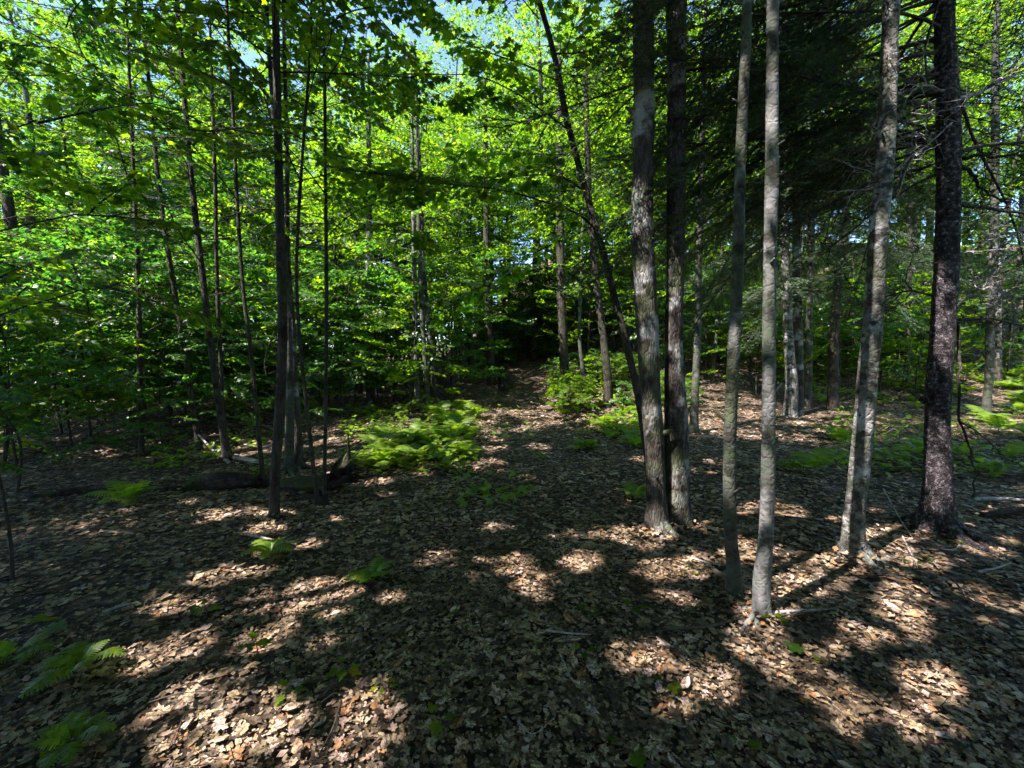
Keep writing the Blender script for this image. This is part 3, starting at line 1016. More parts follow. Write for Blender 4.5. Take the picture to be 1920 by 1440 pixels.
SD = spr_root[1]
DEAD = [([(1785, 190), (1830, 175), (1880, 150), (1950, 120)], 0.00, 0.3, 0.022, 'dead_wood', 14, 0.55),
        ([(1790, 284), (1850, 272), (1930, 268), (2010, 280)], 0.0, 0.25, 0.020, 'dark_bark', 6, 0.35),
        ([(1795, 296), (1860, 292), (1940, 288)], 0.0, -0.3, 0.016, 'dark_bark', 5, 0.35),
        ([(1798, 308), (1825, 330), (1832, 350), (1860, 366), (1890, 378)], 0.0, -0.1, 0.014, 'dark_bark', 4, 0.3),
        ([(1798, 384), (1850, 390), (1920, 400), (1990, 405)], 0.0, 0.2, 0.017, 'dark_bark', 6, 0.4),
        ([(1760, 305), (1700, 325), (1620, 365), (1500, 420)], 0.0, 0.5, 0.011, 'twig', 12, 0.45),
        ([(1760, 325), (1690, 360), (1600, 430), (1540, 480)], 0.0, 0.7, 0.011, 'twig', 12, 0.4),
        ([(1757, 175), (1715, 168), (1680, 130), (1610, 105)], 0.0, 0.1, 0.020, 'dark_bark', 8, 0.4),
        ([(1770, 170), (1730, 160), (1700, 185), (1680, 230)], -0.05, -0.25, 0.009, 'dead_wood', 16, 0.5),
        ([(1790, 580), (1830, 545), (1870, 540), (1900, 565)], -0.05, -0.25, 0.009, 'dead_wood', 18, 0.42),
        ([(1760, 560), (1700, 545), (1640, 560), (1560, 530)], 0.05, 0.4, 0.010, 'twig', 14, 0.5),
        ([(1790, 600), (1850, 598), (1930, 612), (2000, 640)], 0.0, 0.2, 0.012, 'dark_bark', 8, 0.35),
        ([(1792, 600), (1800, 660), (1796, 720), (1802, 790), (1820, 850), (1828, 890), (1822, 935)], 0.0, -0.15, 0.013, 'dark_bark', 4, 0.15),
        ([(1765, 480), (1820, 470), (1880, 440), (1930, 430)], 0.0, -0.2, 0.008, 'dead_wood', 12, 0.4),
        ([(1785, 230), (1740, 270), (1690, 310), (1640, 360)], -0.15, -0.35, 0.006, 'dead_wood', 9, 0.35),
        ([(1800, 790), (1840, 815), (1880, 850)], 0.1, 0.3, 0.008, 'dark_bark', 4, 0.2)]
for i, (pix, a, b, r, m, tn, tl) in enumerate(DEAD):
    acc = dead_branch(px_branch(pix, SD + a, SD + b), r, 300 + i, tn, tl)
    shift(acc, spr_root)
    o = acc.build("dead_branch", M[m], spr, True)

# ------------------------------------------------------------------ the leaning sapling with big backlit leaves
lean, LP, LR, lean_root = traced_tree("maple_sapling", "thin dark sapling leaning left over the path with large bright leaves", "sapling",
    [(1222, 915, 15), (1206, 800, 15), (1190, 710, 15), (1163, 600, 14), (1130, 470, 14), (1105, 380, 13.5), (1085, 310, 13), (1062, 220, 13), (1045, 130, 12), (1028, 60, 11), (1010, 0, 11), (985, -90, 10), (955, -200, 9)],
    top=0, bark='dark_bark', sides=10, amp=0.06, flare=0.3, seed=21)
LD = lean_root[1]
LIMBS = [([(1122, 436), (1085, 402), (1030, 382), (950, 358), (860, 347), (760, 338), (660, 330)], 0.0, -0.6, 0.012),
         ([(1096, 360), (1060, 335), (1000, 328), (920, 338), (850, 350), (760, 362), (660, 372)], 0.0, 0.8, 0.011),
         ([(1068, 245), (1020, 210), (960, 170), (890, 142), (800, 140), (710, 132)], 0.0, -0.3, 0.012),
         ([(1042, 150), (985, 122), (910, 96), (840, 62), (795, 20), (760, -30)], 0.0, 0.5, 0.010),
         ([(1036, 100), (1090, 98), (1160, 80), (1230, 62), (1290, 50)], 0.0, -0.3, 0.008),
         ([(1046, 135), (1064, 85), (1082, 20), (1090, -50)], 0.0, 0.4, 0.008),
         ([(1010, 35), (985, 5), (950, -40), (900, -80)], 0.0, -0.5, 0.008),
         ([(1098, 325), (1130, 300), (1170, 290), (1200, 300)], 0.0, -0.6, 0.006),
         ([(1150, 550), (1165, 510), (1200, 470)], 0.0, -0.4, 0.005),
         ([(1118, 420), (1080, 440), (1010, 470), (930, 520), (860, 560)], 0.0, 1.0, 0.008),
         ([(1078, 290), (1010, 290), (930, 290), (850, 300)], 0.0, 1.0, 0.008)]
leaf_me = []
for k in range(4):
    v, f = dead_leaf_template(np.random.default_rng(60 + k), 'maple')
    v = v.copy(); v[:, 0] += 0.4; v[:, 2] *= 0.35
    a = Acc(); a.add(v, f); leaf_me.append(a)


def single_green_material(base, name):
    m = base.copy(); m.name = name
    nt = m.node_tree
    oi = nt.nodes.new("ShaderNodeObjectInfo")
    for l in list(nt.links):
        if l.from_socket.name == "Random Per Island":
            nt.links.new(oi.outputs["Random"], l.to_socket)
    return m


M['single_maple'] = single_green_material(M['maple'], "single_maple_leaf")
leaf_me = [a.mesh("leaf", M['single_maple']) for a in leaf_me]
from mathutils import Matrix


def place(o, p, d, nn, s):
    d = norm(d); sd = norm(np.cross(nn, d)); nn = np.cross(d, sd)
    o.matrix_local = Matrix([[d[0] * s, sd[0] * s, nn[0] * s, p[0]], [d[1] * s, sd[1] * s, nn[1] * s, p[1]], [d[2] * s, sd[2] * s, nn[2] * s, p[2]], [0, 0, 0, 1]])


rng = np.random.default_rng(77)
lean_leaves = Acc()
for (pix, a, b, r) in LIMBS:
    Q = px_branch(pix, LD + a, LD + b) - lean_root
    c = spline(Q, 26)
    acc = Acc()
    tube(acc, c, np.linspace(r, 0.003, 26), 6)
    twl = []
    L = np.linalg.norm(np.diff(c, axis=0), axis=1).sum()
    for k in range(int(L * 15)):
        i = int(rng.uniform(3, 25)); i = min(i, 24)
        d = norm(c[i + 1] - c[i - 1])
        sd = norm(np.cross(d, (0, 0, 1.0))) * (1 if k % 2 else -1)
        g = norm(d * 0.6 + sd * rng.uniform(0.5, 1.1) + np.array([0, 0, rng.uniform(-0.25, 0.2)]))
        ln = rng.uniform(0.12, 0.45)
        e = c[i] + g * ln
        tube(acc, [c[i], c[i] + g * ln * 0.5 + (0, 0, 0.01), e], [0.003, 0.002, 0.0015], 4)
        for w in (0.35, 0.65, 1.0):
            twl.append((c[i] + g * ln * w, g))
    br = acc.build("branch", M['dark_bark'], lean, True)
    for q, (p, g) in enumerate(twl):
        for s2 in (-1, 1):
            sd = norm(np.cross(g, (0, 0, 1.0)))
            d = norm(g * rng.uniform(0.3, 1) + sd * s2 * rng.uniform(0.4, 1.1) + np.array([0, 0, rng.uniform(-0.7, -0.05)]))
            nn = norm(np.array([rng.normal(0, 0.35), rng.normal(0, 0.35), 1.0]))
            s = rng.uniform(0.07, 0.125)
            pp = p + d * 0.04
            if not shaded((pp + lean_root)[None])[0]:
                continue
            if rng.uniform() < 0.13:
                place(link("leaf", leaf_me[(q + (s2 > 0)) % 4], br), pp, d, nn, s)
            else:
                put_leaves(lean_leaves, pp[None], d[None], nn[None], np.array([s]), 'maple')
lean_leaves.build("crown", M['maple'], lean)

# ------------------------------------------------------------------ thinner stems to the left
LOWC = dict(leaf=0.082, tmpl='star', per_m=2.6, spray=0.8)
LEFT = [
    ("maple_tree", "dark straight stem standing before the fallen log", [(514, 975, 22), (516, 900, 20), (522, 800, 20), (528, 700, 20), (530, 600, 20), (526, 480, 19), (522, 300, 17), (518, 100, 15), (515, 0, 15)], None, 9.5, 'dark_bark',
     dict(z0=2.9, z1=9.5, rmax=2.0, n_limb=24, **LOWC)),
    ("maple_tree", "grey stem on the left side of the clump behind the dark straight stem", [(541, 884, 22), (543, 800, 19), (543, 700, 16), (540, 600, 14), (533, 480, 12), (520, 300, 11), (506, 120, 10)], 5.3, 9.0, 'grey_bark',
     dict(z0=4.0, z1=9.0, rmax=1.8, n_limb=16, **LOWC)),
    ("maple_tree", "brown stem on the right side of the clump behind the dark straight stem", [(560, 884, 24), (556, 800, 20), (552, 700, 15), (548, 600, 12), (540, 480, 10), (538, 300, 9)], 5.45, 7.5, 'maple_bark',
     dict(z0=3.0, z1=7.5, rmax=1.6, n_limb=14, **LOWC)),
    ("maple_sapling", "thin bent sapling right of the dark straight stem, foot beside a small stump", [(596, 945, 9), (588, 880, 9), (575, 760, 8), (562, 640, 8), (556, 520, 7), (560, 400, 7), (570, 250, 6), (580, 120, 6), (584, 0, 5)], None, 6.5, 'dark_bark',
     dict(z0=2.3, z1=6.5, rmax=1.2, n_limb=14, **LOWC)),
    ("maple_sapling", "very straight thin sapling beside the root plate of the log", [(607, 930, 9), (610, 800, 8), (612, 640, 8), (612, 500, 8), (610, 300, 7), (608, 100, 7), (606, 0, 6)], None, 6.8, 'dark_bark',
     dict(z0=2.4, z1=6.8, rmax=1.3, n_limb=14, **LOWC)),
    ("maple_sapling", "thin sapling leaning left, its foot behind the middle of the log", [(494, 905, 11), (482, 780, 9), (470, 660, 9), (456, 540, 8), (446, 400, 8), (437, 220, 7), (428, 60, 7)], 4.9, 7.0, 'dark_bark',
     dict(z0=2.6, z1=7.0, rmax=1.4, n_limb=15, **LOWC)),
    ("maple_tree", "grey forked-looking tree leaning left behind the fallen log", [(430, 885, 20), (420, 820, 16), (405, 720, 14), (392, 620, 14), (380, 520, 14), (366, 400, 13), (352, 260, 12)], 5.9, 8.5, 'dark_bark',
     dict(z0=2.2, z1=8.5, rmax=2.2, n_limb=24, **LOWC)),
    ("maple_sapling", "thin stem crossing just right of the grey leaning tree", [(422, 850, 9), (416, 720, 9), (410, 600, 9), (406, 480, 8), (404, 360, 8)], 6.4, 7.5, 'dark_bark',
     dict(z0=2.8, z1=7.0, rmax=1.4, n_limb=14, **LOWC)),
    ("maple_tree", "dark stem leaning left among the leafy thicket", [(374, 840, 14), (358, 740, 13), (345, 650, 12), (330, 560, 12), (312, 450, 11), (296, 330, 10)], 6.9, 8.5, 'dark_bark',
     dict(z0=1.5, z1=8.0, rmax=2.2, n_limb=24, **LOWC)),
    ("maple_tree", "dark upright stem in the thicket left of the fallen log", [(266, 870, 13), (264, 760, 12), (262, 660, 12), (258, 500, 10)], 6.6, 7.0, 'dark_bark',
     dict(z0=1.6, z1=7.0, rmax=2.3, n_limb=26, **LOWC)),
    ("maple_sapling", "thin dark sapling foot rising past the left edge of the picture", [(22, 1088, 10), (20, 1020, 9), (10, 950, 8), (0, 900, 8), (-20, 800, 7)], None, 3.2, 'dark_bark',
     dict(z0=1.5, z1=3.2, rmax=0.9, n_limb=8, **LOWC)),
]
for i, (nm, lb, pix, dep, top, bark, cr) in enumerate(LEFT):
    traced_tree(nm, lb, "sapling" if "sapling" in nm else "tree", pix, depth=dep, top=top, bark=bark, crown=dict(cr, mat='beech' if (dep or 0) > 5.6 else 'maple'), sides=10, amp=0.08, flare=0.6, seed=30 + i)

# ------------------------------------------------------------------ stems in the middle and on the right, farther off
MID = [
    ("maple_tree", "pale slim stem, left one of three standing together beyond the ferns", [(783, 770, 10), (780, 650, 10), (778, 560, 10), (776, 440, 9)], 10.5, 8, 'pale_bark', dict(z0=3.2, z1=8, rmax=2.4, n_limb=18)),
    ("maple_tree", "pale stem in the middle of three standing together beyond the ferns", [(802, 770, 11), (796, 660, 10), (790, 560, 10), (786, 440, 9)], 10.2, 8.5, 'grey_bark', dict(z0=3.4, z1=8.5, rmax=2.2, n_limb=18)),
    ("maple_tree", "leaning stem, right one of three standing together beyond the ferns", [(816, 772, 10), (810, 680, 9), (800, 580, 9), (792, 450, 9)], 10.4, 8, 'maple_bark', dict(z0=3.0, z1=8, rmax=2.2, n_limb=18)),
    ("maple_tree", "brown trunk in the leaves left of the fern bank", [(696, 755, 18), (692, 680, 17), (690, 600, 16), (692, 480, 14)], 11.5, 9, 'maple_bark', dict(z0=3.0, z1=9, rmax=2.6, n_limb=22)),
    ("maple_tree", "dark trunk at the end of the path, left side of the dark gap", [(922, 725, 16), (918, 640, 15), (914, 560, 14), (912, 430, 13)], 14.5, 10, 'dark_bark', dict(z0=3.6, z1=10, rmax=3.0, n_limb=24)),
    ("maple_tree", "dark trunk on the rising bank right of the path end", [(1060, 722, 19), (1056, 640, 18), (1052, 540, 17), (1050, 400, 16)], 13.0, 10, 'dark_bark', dict(z0=4.0, z1=10, rmax=2.8, n_limb=22)),
    ("maple_sapling", "thin crooked sapling on the bank between two dark trunks", [(1098, 745, 8), (1092, 690, 8), (1086, 620, 7), (1090, 520, 6)], 11.5, 6, 'grey_bark', dict(z0=2.4, z1=6, rmax=1.6, n_limb=14)),
    ("maple_tree", "dark trunk leaning left behind the leaning sapling", [(1140, 715, 17), (1132, 640, 15), (1122, 560, 15), (1112, 470, 14), (1104, 360, 13)], 10.5, 10, 'dark_bark', dict(z0=4.2, z1=10, rmax=2.6, n_limb=20)),
    ("maple_tree", "pale thin trunk just right of the twin-stemmed tree", [(1302, 770, 17), (1306, 680, 15), (1309, 580, 14), (1312, 440, 13)], 7.6, 9, 'grey_bark', dict(z0=3.8, z1=9, rmax=2.0, n_limb=16)),
    ("birch_tree", "sunlit white-edged trunk of the leaning pair behind the pale slim stem", [(1484, 722, 26), (1480, 660, 22), (1477, 600, 20), (1474, 520, 18), (1470, 400, 17)], 9.2, 10, 'mottled_bark', dict(z0=4.2, z1=10, rmax=2.4, n_limb=18)),
    ("hemlock_tree", "brown trunk of the leaning pair behind the pale slim stem", [(1497, 715, 22), (1496, 640, 20), (1495, 560, 20), (1494, 400, 19)], 9.5, 11, 'maple_bark', None),
    ("maple_tree", "smooth grey-green trunk behind the leaning pair", [(1516, 705, 16), (1517, 620, 15), (1519, 520, 15), (1522, 380, 14)], 10.5, 10, 'grey_bark', dict(z0=4.2, z1=10, rmax=2.4, n_limb=18)),
    ("hemlock_tree", "dark trunk with a sunlit spot left of the mottled crooked tree", [(1563, 712, 22), (1563, 640, 21), (1570, 540, 19), (1585, 400, 17), (1596, 250, 15)], 10.0, 11, 'dark_bark', None),
    ("maple_tree", "slim grey-green trunk rising to the top edge right of the spruce", [(1855, 695, 20), (1857, 600, 20), (1862, 480, 20), (1866, 300, 19), (1867, 100, 18)], 9.0, 9, 'grey_bark', dict(z0=4.6, z1=9, rmax=2.2, n_limb=16)),
    ("maple_tree", "thin dark trunk seen between the mottled tree and the spruce", [(1702, 650, 12), (1703, 560, 12), (1706, 440, 12), (1708, 300, 11)], 13.0, 10, 'dark_bark', dict(z0=3.6, z1=10, rmax=2.6, n_limb=20)),
]
for i, (nm, lb, pix, dep, top, bark, cr) in enumerate(MID):
    if cr:
        cr = dict(cr, leaf=0.085, tmpl='kite', per_m=2.2, spray=0.9, mat='far', twigs=False)
    t, P_, R_, root_ = traced_tree(nm, lb, "sapling" if "sapling" in nm else "tree", pix, depth=dep, top=top + float(H(*at(pix[0][0], pix[0][1], dep)[:2])), bark=bark, crown=cr, sides=10, amp=0.10, flare=0.6, seed=60 + i)
    if cr is None:
        rg = np.random.default_rng(800 + i)
        nb = 38
        hs = np.sort(rg.uniform(root_[2] + 2.6, root_[2] + 9, nb))
        add_boughs(t, root_, stem_axis(P_), hs, np.clip(3.0 - 0.12 * (hs - hs[0]), 0.9, 3) * rg.uniform(0.7, 1.1, nb), rg.uniform(0, 2 * PI, nb), rg.normal(0.2, 0.15, nb), i)

# ------------------------------------------------------------------ unseen tall trees added round the viewer so that their crowns shade the floor
SHADE_TREES = [(-9.0, 0.5, 12, 4.2, 0.10), (-6.0, -2.6, 12, 4.4, 0.12), (-3.0, -3.6, 11.5, 4.4, 0.12), (0.0, -3.2, 11, 3.8, 0.12), (-12.0, 2.6, 12.5, 4.0, 0.12), (-12.0, -1.6, 12.5, 4.2, 0.12), (-4.8, 1.7, 11.5, 3.7, 0.06), (-1.4, -0.9, 10.5, 3.5, 0.06), (0.7, -0.8, 10.5, 3.3, 0.05), (-3.2, 1.5, 11, 3.4, 0.05)]
BACK_BLOCKERS = [(-6, -7), (-1.5, -8), (3.5, -7.5), (8, -5), (11, -1), (-11, -4.5), (0.5, -13), (7, -12), (-7, -13), (13, -7), (12.5, 3.5), (-15, -9)]  # unseen tall trees added to cut the skylight from behind
BACK_BLOCKERS_LOW = [(-4.5, -4.5), (-2.2, -5.2), (0.4, -4.6), (2.6, -5.6), (5.2, -4.0), (6.8, -2.2), (-7, -4), (-9, -2), (1.6, -7.5), (8.5, -0.5)]  # unseen young trees added to block the low sky behind the viewer
for i, (x, y, top, rm, r0) in enumerate(SHADE_TREES):
    rg = np.random.default_rng(500 + i)
    z = float(H(x, y))
    P = np.array([[x, y, z - 0.1], [x + rg.normal(0, 0.1), y, z + 3], [x + rg.normal(0, 0.2), y + rg.normal(0, 0.15), z + 7], [x + rg.normal(0, 0.3), y, z + top]])
    t = thing("maple_tree", "tall leafy maple standing outside the view, shading the forest floor", "tree", (x, y, z), "tall maples around the viewer")
    wood, leaves = make_crown(stem_axis(P), z + 5.6, z + top, rm, 34, rg, leaf=0.115, tmpl='kite', per_m=5.0, spray=1.05, keep_fn=shaded, twigs=False, limb_r=0.009)
    shift(wood, (x, y, z)); shift(leaves, (x, y, z))
    build_stem(np.array([x, y, z]), P, np.array([r0, r0 * 0.8, r0 * 0.5, 0.015]), 'maple_bark', t, 10, 40, 0.1, 0.8, i, acc=wood)
    leaves.build("crown", M['maple'], t)

# ------------------------------------------------------------------ woods behind: repeated trees and saplings
def proto_tree(seed, top, z0, rmax, n_limb, leaf, r0, bark, mat, tmpl='kite', spray=1.0, per_m=2.9):
    rg = np.random.default_rng(seed)
    P = np.array([[0, 0, -0.3], [rg.normal(0, 0.08), rg.normal(0, 0.08), top * 0.3], [rg.normal(0, 0.2), rg.normal(0, 0.2), top * 0.65], [rg.normal(0, 0.3), rg.normal(0, 0.3), top]])
    Q = spline(np.column_stack([P, [r0, r0 * 0.8, r0 * 0.5, 0.01]]), 30)
    acc, leaves = make_crown(stem_axis(P), z0, top, rmax, n_limb, rg, leaf=leaf, tmpl=tmpl, per_m=per_m, spray=spray, twigs=False)
    tube(acc, Q[:, :3], Q[:, 3], 9, 0.12, seed, 0.6)
    return acc.mesh("trunk", M[bark], True), leaves.mesh("crown", M[mat])


PROTO = {'tall': [proto_tree(900 + i, 13, 3.4, 3.4, 32, 0.10, 0.15, b, 'far') for i, b in enumerate(('grey_bark', 'dark_bark', 'maple_bark'))],
         'mid': [proto_tree(910 + i, 7.5, 1.6, 2.3, 20, 0.095, 0.06, b, 'far') for i, b in enumerate(('dark_bark', 'grey_bark', 'dark_bark'))],
         'low': [proto_tree(920 + i, 3.4, 0.35, 1.6, 17, 0.085, 0.022, 'dark_bark', m, 'star', 0.75, 2.8) for i, m in enumerate(('beech', 'maple', 'beech'))],
         'pole': [proto_tree(940 + i, 12, 6.0, 1.9, 14, 0.10, 0.075, b, 'far') for i, b in enumerate(('dark_bark', 'grey_bark', 'maple_bark'))],
         'shrub': [proto_tree(930 + i, 1.3, 0.15, 0.8, 16, 0.08, 0.012, 'twig', m, 'star', 0.5, 5.0) for i, m in enumerate(('maple', 'beech'))]}


def plant(kind, k, x, y, rz, s, name, label, cat, group):
    tr, lf = PROTO[kind][k % len(PROTO[kind])]
    t = thing(name, label, cat, (x, y, float(H(x, y)) - 0.02), group, rz, s)
    link("trunk" if kind != 'shrub' else "stem", tr, t); link("crown", lf, t)
    return t


rg = np.random.default_rng(4242)
# (x range, y range, count, kind, name, label, category, group)
ZONES = [(-17, -5.5, 8, 14, 9, 'mid', "maple_tree", "slender leafy tree in the dense thicket on the left", "tree", "young trees of the left thicket"),
         (-13, -4.6, 5.4, 11.5, 32, 'low', "beech_sapling", "low sapling with flat leafy sprays in the shady thicket on the left", "sapling", "saplings of the left thicket"),
         (-26, -4, 18, 32, 11, 'tall', "maple_tree", "tall tree behind the left thicket with sky in its crown", "tree", "tall trees behind the left thicket"),
         (-24, -11, 11.5, 18, 6, 'tall', "maple_tree", "tall tree over the left thicket", "tree", "tall trees over the left thicket"),
         (-6.5, -1.5, 12, 20, 11, 'mid', "maple_tree", "leafy young tree beyond the fern bank", "tree", "young trees beyond the ferns"),
         (-5.5, -1.8, 9.5, 16, 14, 'low', "maple_sapling", "low bushy sapling beyond the fern bank", "sapling", "saplings beyond the ferns"),
         (-14, -5, 12, 20, 20, 'low', "maple_sapling", "low leafy sapling far back in the left of the wood", "sapling", "saplings far back on the left"),
         (-6, 6, 21, 30, 9, 'tall', "maple_tree", "tall tree on the slope beyond the end of the path", "tree", "tall trees beyond the path end"),
         (0.9, 5, 14, 21, 8, 'mid', "maple_tree", "leafy young tree on the bank right of the path end", "tree", "young trees on the bank"),
         (-1.2, 5, 15.5, 20, 12, 'low', "maple_sapling", "leafy sapling on the slope behind the path end", "sapling", "saplings on the slope"),
         (6, 28, 20, 32, 14, 'tall', "maple_tree", "tall tree on the hillside behind the spruce", "tree", "tall hillside trees"),
         (4, 20, 13, 22, 18, 'mid', "maple_tree", "leafy young tree at the foot of the hillside", "tree", "young trees at the hillside foot"),
         (5, 22, 14.5, 25, 22, 'low', "maple_sapling", "leafy sapling on the hillside behind the spruce", "sapling", "saplings on the hillside"),
         (4, 24, 15, 26, 40, 'shrub', "maple_seedling", "low leafy shrub on the slope of the hillside", "shrub", "low shrubs on the hillside"),
         (-14, 14, 16.5, 21.5, 10, 'tall', "maple_tree", "tall tree in the middle distance with a wide leafy crown", "tree", "tall trees in the middle distance"),
         (-14, 0, 23, 30, 12, 'mid', "maple_tree", "small leafy tree far back beyond the thicket and the ferns", "tree", "small trees far back"),
         (-1.4, 1.6, 17, 20, 6, 'low', "maple_sapling", "leafy sapling closing the far end of the path", "sapling", "saplings closing the path end"),
         (-1.2, 1.6, 17, 19, 8, 'shrub', "maple_seedling", "low shrub at the far end of the path", "shrub", "shrubs at the path end"),
         (6, 26, 20, 28, 12, 'mid', "maple_tree", "leafy small tree high on the hillside at the right", "tree", "small trees high on the hillside"),
         (4.5, 17, 11.5, 17, 15, 'low', "maple_sapling", "leafy sapling on the flat behind the near right trunks", "sapling", "saplings on the right flat"),
         (3.5, 20, 12, 24, 26, 'pole', "maple_tree", "thin bare-stemmed tree on the right, behind the near trunks", "tree", "thin stems on the hillside"),
         (-8, 3.5, 14, 24, 16, 'pole', "maple_tree", "thin bare-stemmed tree behind the path end and ferns", "tree", "thin stems behind the path end"),
         (-32, -12, 14, 26, 14, 'tall', "maple_tree", "tall tree filling the upper left of the view", "tree", "tall trees at the upper left"),
         (-9, -1.5, 16, 19.5, 4, 'tall', "maple_tree", "tall full-crowned tree beyond the thicket and ferns", "tree", "tall trees beyond the ferns"),
         (-42, 40, 32, 50, 22, 'tall', "maple_tree", "far tree closing the view at the back", "tree", "far trees at the back of the wood"),
         (0.8, 4, 9.5, 16, 18, 'shrub', "maple_seedling", "low leafy shrub on the bank right of the path", "shrub", "low shrubs on the bank"),
         (7, 17, 10.5, 16, 14, 'shrub', "maple_seedling", "low leafy shrub on the flat behind the spruce", "shrub", "low shrubs on the right")]
ONES = "first second third fourth fifth sixth seventh eighth ninth".split()
ORD = ONES + "tenth eleventh twelfth thirteenth fourteenth fifteenth sixteenth seventeenth eighteenth nineteenth twentieth".split() + ["twenty-" + q for q in ONES] + ["thirtieth"] + ["thirty-" + q for q in ONES] + ["fortieth"] + ["forty-" + q for q in ONES]
for i, (x, y) in enumerate(BACK_BLOCKERS):
    plant('tall', i, x, y, rg.uniform(0, 6.28), rg.uniform(0.9, 1.15), "maple_tree", "tall leafy maple standing behind the viewer", "tree", "tall maples behind the viewer")
for i, (x, y, sc_, lb) in enumerate([(-5.6, 4.7, 0.6, "low sapling with broad sprays reaching in at the left edge, nearest of the thicket"), (-6.7, 5.7, 0.75, "low leafy sapling just behind the nearest one at the left edge"),
                                     (-5.2, 6.3, 0.55, "small leafy sapling left of the fallen log's end"), (-4.2, 7.6, 0.6, "small leafy sapling behind the fallen log")]):
    plant('low', i, x, y, rg.uniform(0, 6.28), sc_, "beech_sapling", lb, "sapling", "saplings at the left edge")
for i, (x, y, lb) in enumerate([(-12.6, 11.4, "tall tree whose crown fills the top left corner"), (-10.9, 9.6, "tall tree standing before the one that fills the top left corner")]):
    plant('tall', i, x, y, 1.3 * i, 0.9, "maple_tree", lb, "tree", "tall trees at the top left corner")
for i in range(26):                                    # unseen saplings added behind the viewer to block light bounced off the floor
    a_ = math.radians(100) + math.radians(160) * i / 25
    r_ = 4.6 + 1.8 * ((i * 7) % 5) / 5
    plant('low', i, r_ * 1.25 * math.sin(a_), r_ * math.cos(a_), rg.uniform(0, 6.28), rg.uniform(0.9, 1.2), "maple_sapling", "leafy maple sapling in the undergrowth behind the viewer", "sapling", "saplings behind the viewer")
for i, (x, y) in enumerate(BACK_BLOCKERS_LOW):
    plant('mid', i, x, y, rg.uniform(0, 6.28), rg.uniform(0.8, 1.0), "maple_tree", "young leafy maple standing behind the viewer", "tree", "young maples behind the viewer")
spots = []
for (x0, x1, y0, y1, n, kind, nm, lb, ct, gp) in ZONES:
    c = 0
    tries = 0
    made = []
    dmin = {'pole': 0.7, 'tall': 2.2, 'mid': 1.3, 'low': 0.8, 'shrub': 0.6}[kind]
    while c < n and tries < 4000:
        tries += 1
        x, y = rg.uniform(x0, x1), rg.uniform(y0, y1)
        if abs(x - path_x(y)) < 1.0 and y < 17:
            continue
        if any((x - a) ** 2 + (y - b) ** 2 < dmin ** 2 for a, b in spots[-80:] if not (kind == 'shrub')):
            continue
        if abs(x / y) > 1.25 or (-6.5 < x < -1.5 and y < 8.8) or (kind == 'mid' and -8.5 < x < -2 and y < 10):
            continue
        spots.append((x, y))
        made.append((x / y, plant(kind, c, x, y, rg.uniform(0, 6.28), rg.uniform(0.8, 1.2) * (0.6 if kind == 'shrub' else 1), nm, lb, ct, gp)))
        c += 1
    for k, (_, t) in enumerate(sorted(made, key=lambda q: q[0])):
        t["label"] = lb + ", " + ORD[k] + " from left"

# ------------------------------------------------------------------ ferns
def frond_mesh(seed, L=0.55, n=12):
    rg_ = np.random.default_rng(seed)
    acc = Acc()
    ax = lambda u: np.array([L * (u * 0.95), 0.03 * math.sin(3 * u) * L, L * (1.05 * u - 0.95 * u * u)])
    tube(acc, [ax(u) for u in np.linspace(0, 1, 8)], np.linspace(0.003, 0.001, 8), 4)
    for i in range(n):
        u = 0.2 + 0.8 * i / n
        ln = L * 0.30 * math.sin(PI * min(1, 0.25 + 0.75 * (u - 0.1) / 0.9)) ** 0.9 + 0.008
        b = ax(u)
        t = norm(ax(min(u + 0.02, 1)) - ax(u - 0.02))
        for sd in (-1, 1):
            side = np.array([0, sd, 0])
            d = norm(side + t * 0.35 + np.array([0, 0, -0.15 + rg_.normal(0, 0.06)]))
            w = t * 0.027 * (L / 0.55)
            # a toothed pinna: zigzag strip
            m = 6
            V, F = [], []
            for k in range(m):
                q = k / (m - 1)
                c = b + d * ln * q + np.array([0, 0, -0.1 * ln * q * q])
                ww = (1 - q) ** 0.6 * (1.0 if k % 2 == 0 else 0.6) + 0.05
                V += [c - w * ww, c + w * ww]
            for k in range(m - 1):
                F.append((2 * k, 2 * k + 1, 2 * k + 3, 2 * k + 2))
            acc.add(np.array(V), np.array(F))
    return acc.mesh("frond", M['fern'])


FROND = [frond_mesh(70 + i) for i in range(4)]


def fern(x, y, s, label, group, rg_, n=8):
    t = thing("fern", label, "fern", (x, y, float(H(x, y))), group, rg_.uniform(0, 6), s)
    for i in range(n):
        f = link("frond", FROND[i % 4], t)
        f.rotation_euler = (rg_.normal(0, 0.1), rg_.uniform(-0.65, 0.0), i * 2 * PI / n + rg_.normal(0, 0.2))
        k = rg_.uniform(0.75, 1.15)
        f.scale = (k, k, k)
    return t


